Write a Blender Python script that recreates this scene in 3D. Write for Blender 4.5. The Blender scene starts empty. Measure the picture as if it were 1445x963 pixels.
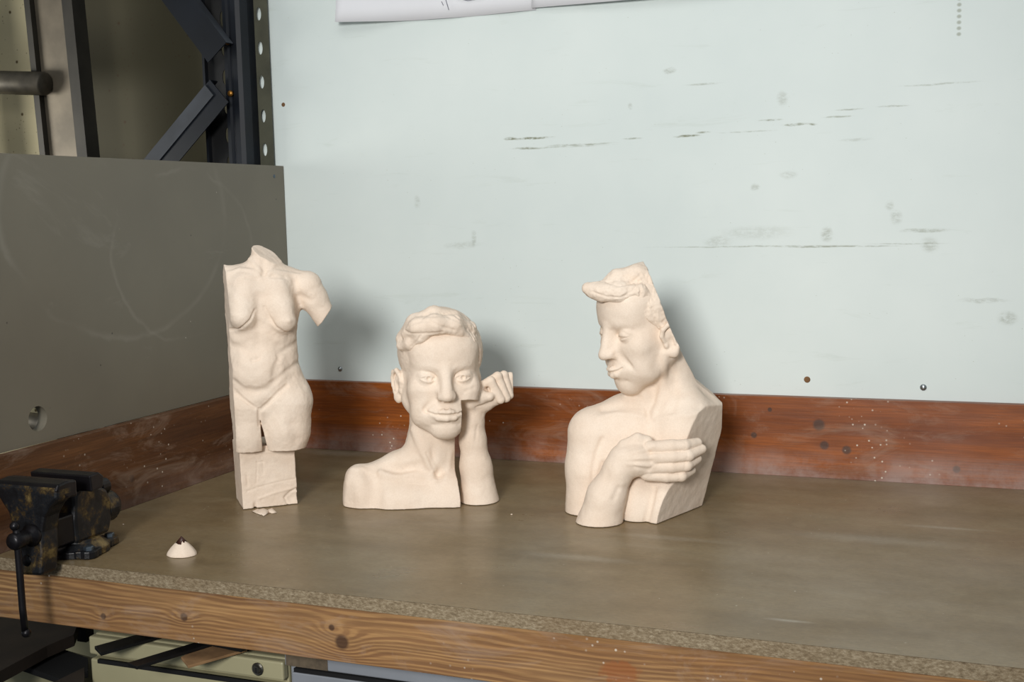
import bpy, bmesh, math, random
import numpy as np
from mathutils import Vector, Matrix
BUILD = {'torso', 'bust', 'embrace'}
C = bpy.context.scene.collection
rnd = random.Random(7)
R = math.radians

# ------------------------------------------------------------------ camera
W, H = 1445, 963
FPX = 1703.84
CAM = np.array([1.4158714, -2.2535234, .50839906])
YAW, PITCH, ROLL = -.38116483, .10796662, -.02413116
_sy, _cy, _sp, _cp = math.sin(YAW), math.cos(YAW), math.sin(PITCH), math.cos(PITCH)
FW = np.array([_sy*_cp, _cy*_cp, -_sp]); _rt = np.array([_cy, -_sy, 0.]); _up = np.cross(_rt, FW)
RT = _rt*math.cos(ROLL)+_up*math.sin(ROLL); UP = -_rt*math.sin(ROLL)+_up*math.cos(ROLL)
cd = bpy.data.cameras.new('camera'); cam = bpy.data.objects.new('camera', cd); C.objects.link(cam)
cd.sensor_width = 36; cd.lens = 36*FPX/W; cd.clip_start = .02
M4 = Matrix.Identity(4)
for i in range(3):
    M4[i][0], M4[i][1], M4[i][2], M4[i][3] = RT[i], UP[i], -FW[i], CAM[i]
cam.matrix_world = M4
bpy.context.scene.camera = cam

def ray(u, v):
    return FW + RT*(u-W/2)/FPX + UP*(H/2-v)/FPX
def on(u, v, axis, val):
    """the point of the place, on the plane axis = val, that was measured at photo pixel u, v"""
    d = ray(u, v); t = (val-CAM[axis])/d[axis]
    return CAM+d*t

# ------------------------------------------------------------------ scene helpers
def col3(h):
    h = h.lstrip('#'); c = [int(h[i:i+2], 16)/255 for i in (0, 2, 4)]
    return tuple((x/12.92 if x <= .04045 else ((x+.055)/1.055)**2.4) for x in c)+(1,)
def empty(name, loc=(0, 0, 0), rotz=0):
    o = bpy.data.objects.new(name, None); C.objects.link(o); o.empty_display_size = .02
    o.location = loc; o.rotation_euler = (0, 0, rotz); return o
def tag(o, label=None, cat=None, group=None, kind=None):
    if label: o['label'] = label
    if cat: o['category'] = cat
    if group: o['group'] = group
    if kind: o['kind'] = kind
    return o
def link(name, me, mat, parent=None, smooth=False):
    o = bpy.data.objects.new(name, me); C.objects.link(o)
    if mat is not None: me.materials.append(mat)
    if smooth:
        me.polygons.foreach_set('use_smooth', [True]*len(me.polygons))
    if parent: o.parent = parent
    return o
def bm_obj(name, bm, mat, parent=None, smooth=False, bevel=0, seg=2, auto=None):
    bmesh.ops.recalc_face_normals(bm, faces=bm.faces)
    me = bpy.data.meshes.new(name); bm.to_mesh(me); bm.free()
    o = link(name, me, mat, parent, smooth)
    if bevel:
        m = o.modifiers.new('bevel', 'BEVEL'); m.width = bevel; m.segments = seg; m.limit_method = 'ANGLE'; m.angle_limit = R(35)
    return o
def box(bm, lo, hi, M=None):
    vs = [Vector((x, y, z)) for x in (lo[0], hi[0]) for y in (lo[1], hi[1]) for z in (lo[2], hi[2])]
    if M is not None: vs = [M @ v for v in vs]
    v = [bm.verts.new(p) for p in vs]
    for f in ((0, 1, 3, 2), (4, 6, 7, 5), (0, 4, 5, 1), (2, 3, 7, 6), (0, 2, 6, 4), (1, 5, 7, 3)):
        bm.faces.new([v[i] for i in f])
def prism(bm, pts, d, M=None):
    """closed outline pts (3D) swept along vector d"""
    a = [Vector(p) for p in pts]; b = [p+Vector(d) for p in a]
    if M is not None: a = [M @ p for p in a]; b = [M @ p for p in b]
    va = [bm.verts.new(p) for p in a]; vb = [bm.verts.new(p) for p in b]; n = len(a)
    bm.faces.new(va[::-1]); bm.faces.new(vb)
    for i in range(n): bm.faces.new((va[i], va[(i+1) % n], vb[(i+1) % n], vb[i]))
def lathe(bm, a, b, prof, n=24, M=None):
    """prof: list (t along a->b in metres, radius)"""
    a = Vector(a); b = Vector(b); w = (b-a).normalized()
    u = w.orthogonal().normalized(); v = w.cross(u); rings = []
    for t, r in prof:
        ring = []
        for k in range(n):
            an = 2*math.pi*k/n; p = a+w*t+(u*math.cos(an)+v*math.sin(an))*max(r, 1e-5)
            if M is not None: p = M @ p
            ring.append(bm.verts.new(p))
        rings.append(ring)
    for i in range(len(rings)-1):
        for k in range(n):
            bm.faces.new((rings[i][k], rings[i][(k+1) % n], rings[i+1][(k+1) % n], rings[i+1][k]))
    bm.faces.new(rings[0][::-1]); bm.faces.new(rings[-1])
def rod(bm, a, b, r, n=16, M=None):
    L = (Vector(b)-Vector(a)).length
    lathe(bm, a, b, [(0, r*.85), (r*.15, r), (L-r*.15, r), (L, r*.85)], n, M)
def tube(bm, pts, r, n=8):
    pts = [Vector(p) for p in pts]; rings = []; pu = None
    for i, p in enumerate(pts):
        w = (pts[min(i+1, len(pts)-1)]-pts[max(i-1, 0)]).normalized()
        u = w.orthogonal().normalized() if pu is None else (pu-w*pu.dot(w)).normalized()
        pu = u; v = w.cross(u); rr = r[i] if isinstance(r, (list, tuple)) else r
        rings.append([bm.verts.new(p+(u*math.cos(2*math.pi*k/n)+v*math.sin(2*math.pi*k/n))*rr) for k in range(n)])
    for i in range(len(rings)-1):
        for k in range(n):
            bm.faces.new((rings[i][k], rings[i][(k+1) % n], rings[i+1][(k+1) % n], rings[i+1][k]))
    bm.faces.new(rings[0][::-1]); bm.faces.new(rings[-1])

# ------------------------------------------------------------------ material helpers
class NT:
    def __init__(s, name, rough=.6, metal=0, spec=.5):
        m = bpy.data.materials.new(name); m.use_nodes = True; s.m = m; s.n = m.node_tree.nodes; s.l = m.node_tree.links
        s.b = s.n['Principled BSDF']; s.b.inputs['Roughness'].default_value = rough; s.b.inputs['Metallic'].default_value = metal
        s.b.inputs['Specular IOR Level'].default_value = spec
        s.tc = s.n.new('ShaderNodeTexCoord'); s.co = s.tc.outputs['Object']
    def put(s, sock, val):
        if val is None: return
        if hasattr(val, 'is_linked') or hasattr(val, 'node'): s.l.new(val, sock)
        else:
            sock.default_value = val
    def mapping(s, scale=(1, 1, 1), loc=(0, 0, 0), rot=(0, 0, 0), co=None):
        n = s.n.new('ShaderNodeMapping'); s.l.new(co or s.co, n.inputs[0])
        n.inputs['Scale'].default_value = scale; n.inputs['Location'].default_value = loc; n.inputs['Rotation'].default_value = rot
        return n.outputs[0]
    def noise(s, scale, detail=4, rough=.55, co=None, dist=0):
        n = s.n.new('ShaderNodeTexNoise'); s.l.new(co or s.co, n.inputs['Vector'])
        n.inputs['Scale'].default_value = scale; n.inputs['Detail'].default_value = detail
        n.inputs['Roughness'].default_value = rough; n.inputs['Distortion'].default_value = dist
        return n.outputs['Fac']
    def voro(s, scale, co=None, feat='F1', out='Distance', rand=1):
        n = s.n.new('ShaderNodeTexVoronoi'); s.l.new(co or s.co, n.inputs['Vector']); n.feature = feat
        n.inputs['Scale'].default_value = scale; n.inputs['Randomness'].default_value = rand
        return n.outputs[out]
    def wave(s, scale, dist=0, detail=2, dscale=1, co=None, dirn='X', typ='BANDS'):
        n = s.n.new('ShaderNodeTexWave'); s.l.new(co or s.co, n.inputs['Vector']); n.wave_type = typ
        if typ == 'BANDS': n.bands_direction = dirn
        n.inputs['Scale'].default_value = scale; n.inputs['Distortion'].default_value = dist
        n.inputs['Detail'].default_value = detail; n.inputs['Detail Scale'].default_value = dscale
        return n.outputs['Fac']
    def ramp(s, fac, stops, interp='LINEAR'):
        n = s.n.new('ShaderNodeValToRGB'); s.l.new(fac, n.inputs[0]); r = n.color_ramp; r.interpolation = interp
        while len(r.elements) < len(stops): r.elements.new(.5)
        for e, (p, c) in zip(r.elements, stops):
            e.position = p; e.color = c if isinstance(c, (tuple, list)) else (c, c, c, 1)
        return n.outputs[0]
    def mix(s, fac, a, b, mode='MIX'):
        n = s.n.new('ShaderNodeMix'); n.data_type = 'RGBA'; n.blend_type = mode; n.clamp_factor = True
        s.put(n.inputs[0], fac); s.put(n.inputs[6], a); s.put(n.inputs[7], b); return n.outputs[2]
    def math(s, op, a, b=None, clamp=False):
        n = s.n.new('ShaderNodeMath'); n.operation = op; n.use_clamp = clamp
        s.put(n.inputs[0], a)
        if b is not None: s.put(n.inputs[1], b)
        return n.outputs[0]
    def sep(s, co=None):
        n = s.n.new('ShaderNodeSeparateXYZ'); s.l.new(co or s.co, n.inputs[0]); return n.outputs
    def spot(s, c, rad, plane='XZ', soft=.4, wob=None):
        """mask 1 inside an ellipse centred c with radii rad on the given plane of object space"""
        o = s.sep(); a = o['XYZ'.index(plane[0])]; b = o['XYZ'.index(plane[1])]
        if wob is not None:
            a = s.math('ADD', a, wob); b = s.math('ADD', b, wob)
        da = s.math('DIVIDE', s.math('SUBTRACT', a, c[0]), rad[0]); db = s.math('DIVIDE', s.math('SUBTRACT', b, c[1]), rad[1])
        d = s.math('SQRT', s.math('ADD', s.math('MULTIPLY', da, da), s.math('MULTIPLY', db, db)))
        n = s.n.new('ShaderNodeMapRange'); n.interpolation_type = 'SMOOTHSTEP'
        s.l.new(d, n.inputs[0]); n.inputs[1].default_value = 1+soft; n.inputs[2].default_value = 1-soft
        n.inputs[3].default_value = 0; n.inputs[4].default_value = 1
        return n.outputs[0]
    def bump(s, h, strength=.3, dist=.002, prev=None):
        n = s.n.new('ShaderNodeBump'); s.l.new(h, n.inputs['Height']); n.inputs['Strength'].default_value = strength
        n.inputs['Distance'].default_value = dist
        if prev is not None: s.l.new(prev, n.inputs['Normal'])
        s.l.new(n.outputs[0], s.b.inputs['Normal']); return n.outputs[0]
    def color(s, c): s.put(s.b.inputs['Base Color'], c); return s
    def rough(s, c): s.put(s.b.inputs['Roughness'], c); return s

def simple(name, h, rough=.6, metal=0, nscale=30, amt=.25, bump=0, spec=.5):
    t = NT(name, rough, metal, spec); c = col3(h); f = t.noise(nscale, 5)
    d = tuple(x*(1-amt) for x in c[:3])+(1,); b = tuple(min(1, x*(1+amt)) for x in c[:3])+(1,)
    t.color(t.ramp(f, [(.3, d), (.7, b)]))
    if bump: t.bump(t.noise(nscale*6, 4), bump, .001)
    return t.m
# ------------------------------------------------------------------ clay modelling: signed distance volumes turned into one smooth mesh
class Frame:
    """local frame of a sculpture: x = to the right, y = away, z = up, unit = one photo pixel at its base"""
    def __init__(s, u0, v0, unit=None):
        s.O = on(u0, v0, 2, 0.); d = ray(u0, v0); h = d.copy(); h[2] = 0; s.Y = h/np.linalg.norm(h)
        s.X = np.array([s.Y[1], -s.Y[0], 0]); s.s = unit or float((s.O-CAM)@FW)/FPX
    def L(s, u, v, d=0.):
        r = ray(u, v); t = (d*s.s+(s.O-CAM)@s.Y)/(r@s.Y); P = CAM+r*t-s.O
        return np.array([P@s.X/s.s, d, P[2]/s.s])
    def mat(s):
        m = Matrix.Identity(4)
        for i in range(3):
            m[i][0], m[i][1], m[i][2], m[i][3] = s.X[i]*s.s, s.Y[i]*s.s, (0, 0, 1)[i]*s.s, s.O[i]
        return m
def rotm(yaw=0, pitch=0, roll=0):
    """yaw: turn to the right, pitch: nod down (x axis), roll: lean, in degrees; face looks to -y"""
    a, b, c = R(yaw), R(pitch), R(roll)
    Z = np.array([[math.cos(a), -math.sin(a), 0], [math.sin(a), math.cos(a), 0], [0, 0, 1]])
    X = np.array([[1, 0, 0], [0, math.cos(b), -math.sin(b)], [0, math.sin(b), math.cos(b)]])
    Y = np.array([[math.cos(c), 0, math.sin(c)], [0, 1, 0], [-math.sin(c), 0, math.cos(c)]])
    return Y @ Z @ X
I3 = np.eye(3)
def smin(a, b, k):
    if k <= 0: return np.minimum(a, b)
    h = np.clip(k-np.abs(a-b), 0, None)/k
    return np.minimum(a, b)-h*h*k*.25
class Clay:
    def __init__(s, lo, hi, h=1.0):
        s.h = h; s.lo = np.array(lo, float); n = np.ceil((np.array(hi)-s.lo)/h).astype(int)+1; s.n = n
        s.ax = [(s.lo[i]+h*np.arange(n[i])).astype(np.float32) for i in range(3)]
        s.f = np.full(n, 30., np.float32); s.T = I3; s.o = np.zeros(3); s.fr = None
    def frame(s, T=I3, o=(0, 0, 0)): s.T = T; s.o = np.array(o, float)
    def w(s, p): return s.T @ np.array(p, float)+s.o
    def win(s, lo, hi):
        sl = []
        for i in range(3):
            a = int(np.clip(np.floor((lo[i]-s.lo[i])/s.h), 0, s.n[i])); b = int(np.clip(np.ceil((hi[i]-s.lo[i])/s.h)+1, 0, s.n[i]))
            if b <= a: return None, None
            sl.append(slice(a, b))
        x = s.ax[0][sl[0]][:, None, None]; y = s.ax[1][sl[1]][None, :, None]; z = s.ax[2][sl[2]][None, None, :]
        return tuple(sl), (x, y, z)
    def _apply(s, sl, d, op, k):
        f = s.f[sl]
        if op == '+': s.f[sl] = smin(f, d, k)
        elif op == '-': s.f[sl] = -smin(-f, d, k)
        elif op == '&': s.f[sl] = -smin(-f, -d, k)
    def _ell(s, c, r, M, P):
        x, y, z = P; c = c.astype(np.float32); M = M.astype(np.float32)
        dx, dy, dz = x-c[0], y-c[1], z-c[2]
        a0 = a1 = 0
        for i in range(3):
            q = (M[0, i]*dx+M[1, i]*dy+M[2, i]*dz)/np.float32(r[i]); a0 = a0+q*q; q = q/np.float32(r[i]); a1 = a1+q*q
        k0 = np.sqrt(a0); k1 = np.sqrt(a1)+1e-6
        return k0*(k0-1)/k1
    def ell(s, c, r, k=6, op='+', rot=I3):
        c = s.w(c); M = s.T @ rot; R_ = np.sqrt((M*M) @ (np.array(r, float)**2)); m = k*1.3+8
        sl, P = s.win(c-R_-m, c+R_+m)
        if sl: s._apply(sl, s._ell(c, r, M, P), op, k)
        return s
    def _cone(s, a, b, ra, rb, P):
        x, y, z = P; ba = b-a; l2 = float(ba@ba)+1e-9
        dx, dy, dz = x-np.float32(a[0]), y-np.float32(a[1]), z-np.float32(a[2])
        t = np.clip((dx*np.float32(ba[0])+dy*np.float32(ba[1])+dz*np.float32(ba[2]))/np.float32(l2), 0, 1)
        q = np.sqrt((dx-t*np.float32(ba[0]))**2+(dy-t*np.float32(ba[1]))**2+(dz-t*np.float32(ba[2]))**2)
        return q-(np.float32(ra)+t*np.float32(rb-ra))
    def cone(s, a, b, ra, rb=None, k=5, op='+'):
        rb = ra if rb is None else rb; a = s.w(a); b = s.w(b); m = k*1.3+8
        sl, P = s.win(np.minimum(a-ra, b-rb)-m, np.maximum(a+ra, b+rb)+m)
        if sl: s._apply(sl, s._cone(a, b, ra, rb, P), op, k)
        return s
    def chain(s, pts, rs, k=5, kin=3, op='+', flat=None):
        """a limb: connected tapering pieces"""
        p = [s.w(q) for q in pts]; rs = list(rs) if hasattr(rs, '__len__') else [rs]*len(p); m = k*1.3+8; mr = max(rs)
        sl, P = s.win(np.min(p, 0)-mr-m, np.max(p, 0)+mr+m)
        if not sl: return s
        d = None
        for i in range(len(p)-1):
            e = s._cone(p[i], p[i+1], rs[i], rs[i+1], P); d = e if d is None else smin(d, e, kin)
        s._apply(sl, d, op, k); return s
    def line(s, pts, width, amp, taper=True):
        """push (amp>0) or scrape (amp<0) along a drawn line"""
        p = [s.w(q) for q in pts]; m = width*3
        sl, P = s.win(np.min(p, 0)-m, np.max(p, 0)+m)
        if not sl: return s
        d = None; n = len(p)-1
        for i in range(n):
            e = s._cone(p[i], p[i+1], 0, 0, P); d = e if d is None else np.minimum(d, e)
        g = np.exp(-(d/width)**2)
        s.f[sl] -= np.float32(amp)*g; return s
    def blob(s, c, sig, amp, rot=I3):
        c = s.w(c); sig = np.array(sig if hasattr(sig, '__len__') else [sig]*3, float); M = (s.T @ rot).astype(np.float32)
        R_ = np.sqrt((M*M) @ (sig**2))*3
        sl, P = s.win(c-R_, c+R_)
        if not sl: return s
        x, y, z = P
        dx, dy, dz = x-np.float32(c[0]), y-np.float32(c[1]), z-np.float32(c[2]); a = 0
        for i in range(3):
            q = (M[0, i]*dx+M[1, i]*dy+M[2, i]*dz)/np.float32(sig[i]); a = a+q*q
        s.f[sl] -= np.float32(amp)*np.exp(-a); return s
    def plane(s, p, n, k=0, region=None):
        """slice away everything on the n side of the plane through p"""
        p = s.w(p); n = s.T @ np.array(n, float); n = n/np.linalg.norm(n)
        x, y, z = s.ax[0][:, None, None], s.ax[1][None, :, None], s.ax[2][None, None, :]
        d = ((x-np.float32(p[0]))*np.float32(n[0])+(y-np.float32(p[1]))*np.float32(n[1])+(z-np.float32(p[2]))*np.float32(n[2])).astype(np.float32)
        if region is None: s.f = -smin(-s.f, -d, k)
        return s
    def wedge(s, planes, k=0):
        """cut out the block lying on the n side of ALL the planes"""
        x, y, z = s.ax[0][:, None, None], s.ax[1][None, :, None], s.ax[2][None, None, :]; d = None
        for p, n in planes:
            p = s.w(p); n = s.T @ np.array(n, float); n = n/np.linalg.norm(n)
            e = -((x-np.float32(p[0]))*np.float32(n[0])+(y-np.float32(p[1]))*np.float32(n[1])+(z-np.float32(p[2]))*np.float32(n[2]))
            d = e if d is None else np.maximum(d, e)
        s.f = -smin(-s.f, d.astype(np.float32), k); return s
    def surf(s, u, v, push=0):
        """where the sight line measured at u, v first meets the clay"""
        a, b = s.fr.L(u, v, s.lo[1]), s.fr.L(u, v, s.ax[1][-1]); n = 400
        P = a[None]+(b-a)[None]*np.linspace(0, 1, n)[:, None]; q = (P-s.lo)/s.h
        q = np.clip(q, 0, s.n-1.001); i = q.astype(int); f = (q-i); val = 0
        for A in (0, 1):
            for B in (0, 1):
                for E in (0, 1):
                    w = (f[:, 0] if A else 1-f[:, 0])*(f[:, 1] if B else 1-f[:, 1])*(f[:, 2] if E else 1-f[:, 2])
                    val = val+w*s.f[i[:, 0]+A, i[:, 1]+B, i[:, 2]+E]
        h = np.where(val < 0)[0]
        k = h[0] if len(h) else int(np.argmin(val))
        return P[k]+(b-a)/np.linalg.norm(b-a)*push
    def draw(s, uv, width, amp):
        """stroke over the surface through measured points"""
        T, o = s.T, s.o; s.frame(); P = []
        for (u0, v0), (u1, v1) in zip(uv[:-1], uv[1:]):
            m = max(1, int(math.hypot(u1-u0, v1-v0)/6))
            P += [s.surf(u0+(u1-u0)*i/m, v0+(v1-v0)*i/m) for i in range(m)]
        P.append(s.surf(*uv[-1])); s.line(P, width, amp); s.T, s.o = T, o; return s
    def dab(s, u, v, su, sv, amp, sd=None):
        T, o = s.T, s.o; s.frame(); s.blob(s.surf(u, v), (su, sd or max(su, sv), sv), amp); s.T, s.o = T, o; return s
    def rough(s, amp, cell, seed=1):
        """uneven hand-smoothed surface"""
        g = np.random.RandomState(seed); m = [int(k*s.h/cell)+3 for k in s.n]; a = g.rand(*m).astype(np.float32)-.5
        for ax in range(3):
            t = np.arange(s.n[ax])*s.h/cell; i = t.astype(int); fr = (t-i).astype(np.float32); fr = fr*fr*(3-2*fr)
            sh = [1, 1, 1]; sh[ax] = -1; fr = fr.reshape(sh)
            a = np.take(a, i, ax)*(1-fr)+np.take(a, i+1, ax)*fr
        s.f += a*np.float32(2*amp); return s
    def mesh(s, name):
        f = s.f; h = s.h; n = s.n
        f[0] = f[-1] = 5; f[:, 0] = f[:, -1] = 5; f[:, :, 0] = f[:, :, -1] = 5
        ins = f < 0
        c = np.zeros(tuple(n-1), np.int8)
        for a in (0, 1):
            for b in (0, 1):
                for e in (0, 1): c += ins[a:n[0]-1+a, b:n[1]-1+b, e:n[2]-1+e]
        act = np.argwhere((c > 0) & (c < 8)); del c
        i, j, k = act.T; idx = np.full(tuple(n-1), -1, np.int32); idx[i, j, k] = np.arange(len(act))
        P = np.zeros((len(act), 3)); cnt = np.zeros(len(act)); F = {}
        for a in (0, 1):
            for b in (0, 1):
                for e in (0, 1): F[a, b, e] = f[i+a, j+b, k+e].astype(np.float64)
        for ax in range(3):
            for a in (0, 1):
                for b in (0, 1):
                    p0 = [a, b]; p0.insert(ax, 0); p1 = [a, b]; p1.insert(ax, 1)
                    f0, f1 = F[tuple(p0)], F[tuple(p1)]; m = (f0 < 0) != (f1 < 0)
                    t = np.where(m, f0/np.where(m, f0-f1, 1), 0)
                    q = np.array(p0, float)[None].repeat(len(act), 0); q[:, ax] = t
                    P += q*m[:, None]; cnt += m
        P = (P/cnt[:, None]+act)*h+s.lo
        quads = []
        for ax in range(3):
            u, v = [(1, 2), (2, 0), (0, 1)][ax]
            s0 = [slice(1, -1)]*3; s1 = [slice(1, -1)]*3
            s0[ax] = slice(0, n[ax]-1); s1[ax] = slice(1, n[ax])
            A = ins[tuple(s0)]; B = ins[tuple(s1)]; e = np.argwhere(A != B)
            off = np.array([1, 1, 1]); off[ax] = 0; fl = A[tuple(e.T)]; e = e+off
            def cell(du, dv):
                q = e.copy(); q[:, u] -= du; q[:, v] -= dv; return idx[tuple(q.T)]
            Q = np.stack([cell(1, 1), cell(0, 1), cell(0, 0), cell(1, 0)], 1)
            Q[~fl] = Q[~fl][:, ::-1]; quads.append(Q)
        Q = np.concatenate(quads)
        # keep the largest connected piece
        lab = np.arange(len(P))
        for _ in range(200):
            old = lab.copy(); m = lab[Q].min(1)
            for q in range(4): np.minimum.at(lab, old[Q[:, q]], m)
            while True:
                l2 = lab[lab]
                if (l2 == lab).all(): break
                lab = l2
            if (lab == old).all(): break
        big = np.bincount(lab, minlength=len(P)).argmax(); keep = lab == big
        mp = np.cumsum(keep)-1; Q = mp[Q[keep[Q[:, 0]]]]; P = P[keep]
        me = bpy.data.meshes.new(name)
        me.vertices.add(len(P)); me.vertices.foreach_set('co', P.astype(np.float32).ravel())
        me.loops.add(len(Q)*4); me.loops.foreach_set('vertex_index', Q.astype(np.int32).ravel())
        me.polygons.add(len(Q)); me.polygons.foreach_set('loop_start', np.arange(0, len(Q)*4, 4, dtype=np.int32))
        me.update(calc_edges=True); me.validate()
        me.polygons.foreach_set('use_smooth', [True]*len(me.polygons))
        return me
def clay_obj(name, me, mat, parent, fr):
    """bake the local frame into the mesh, leave the origin at the parent's"""
    M = fr.mat(); M.translation = M.translation-Vector(parent.location)
    me.transform(M)
    if M.determinant() < 0: me.flip_normals()
    o = link(name, me, mat, parent, True); return o
# ------------------------------------------------------------------ materials
def mat_clay(name='clay', c1='#ecdccb', c2='#e3d0bd'):
    t = NT(name, .82, 0, .25); f = t.noise(14, 5, .6)
    g = t.noise(420, 3)
    t.color(t.mix(t.ramp(g, [(.35, 0), (.75, .25)]), t.ramp(f, [(.35, col3(c2)), (.65, col3(c1))]), col3('#c9b29b')))
    b = t.bump(t.noise(900, 3), .10, .0006)
    t.bump(t.noise(160, 4), .18, .0008, b)
    return t.m
CLAY = mat_clay()
def mat_wall():
    t = NT('wall_paint', .55, 0, .35)
    f = t.noise(1.6, 5, .6); base = t.ramp(f, [(.3, col3('#c9d3d1')), (.7, col3('#d6dedb'))])
    w = t.math('MULTIPLY', t.math('SUBTRACT', t.noise(60, 3), .5), .006)
    marks = [  # x, z, half width, half height, strength
        (.557, .650, .032, .0022, .8), (.512, .6515, .010, .0028, .9), (.545, .631, .020, .002, .65), (.66, .633, .05, .0018, .5), (.62, .630, .075, .0016, .3),
        (.765, .640, .014, .0016, .5), (.872, .640, .018, .0022, .8), (.902, .645, .010, .0018, .6), (.985, .643, .04, .0013, .3),
        (1.028, .662, .016, .0016, .55), (1.075, .652, .018, .0022, .7), (1.105, .651, .006, .002, .7), (1.15, .662, .02, .0016, .5), (1.17, .674, .018, .0014, .5), (1.245, .676, .02, .0015, .4),
        (.905, .735, .025, .0018, .35), (.84, .765, .009, .005, .35), (1.32, .71, .05, .0016, .3),
        (.98, .43, .13, .0014, .35), (1.12, .428, .05, .0016, .55), (1.20, .428, .045, .0013, .4), (1.27, .432, .05, .0013, .3), (.40, .44, .03, .006, .18), (.425, .452, .004, .014, .25),
        (1.0, .455, .05, .012, .14), (1.30, .455, .03, .003, .4), (1.31, .43, .012, .012, .3), (.93, .44, .02, .008, .2), (1.13, .45, .008, .012, .35), (1.25, .478, .008, .012, .25),
        (1.44, .30, .012, .01, .35), (1.40, .33, .03, .004, .25), (1.0, .54, .006, .006, .3), (1.06, .56, .012, .006, .2), (1.18, .62, .02, .003, .2), (1.24, .50, .006, .008, .25), (1.05, .70, .008, .012, .25), (.76, .70, .004, .006, .3), (.30, .53, .005, .012, .2)]
    c = base; dirt = col3('#6f7256'); brk = t.ramp(t.noise(1, 5, .75, t.mapping((70, 1, 160))), [(.40, .15), (.56, 1)])
    for (x, z, a, b, k) in marks:
        wob = t.math('MULTIPLY', t.math('SUBTRACT', t.noise(25, 3), .5), min(.012, b*3))
        m = t.math('MULTIPLY', t.math('MULTIPLY', t.spot((x, z), (a*1.1, b*.95), 'XZ', .6, wob), brk), k*1.15)
        c = t.mix(m, c, dirt)
    # faint scuffs in streaks
    s1 = t.noise(1, 6, .7, t.mapping((5, 1, 38)), .6)
    c = t.mix(t.ramp(s1, [(.60, 0), (.78, .22)]), c, col3('#9aa492'))
    s2 = t.noise(1, 5, .75, t.mapping((30, 1, 22), rot=(0, .5, 0)), 2.2)
    c = t.mix(t.ramp(s2, [(.67, 0), (.76, .28)]), c, col3('#a9aea4'))
    sp = t.voro(70, feat='F1'); c = t.mix(t.math('MULTIPLY', t.ramp(sp, [(.03, .7), (.07, 0)]), t.ramp(t.noise(9, 2), [(.5, 0), (.58, 1)])), c, col3('#a0a596'))
    for k in range(7):   # a short column of dots
        c = t.mix(t.math('MULTIPLY', t.spot((1.352, .853-.010*k), (.0035, .003), 'XZ', .5), .55), c, dirt)
    t.color(c); t.bump(t.noise(220, 4), .06, .001); return t.m

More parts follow.
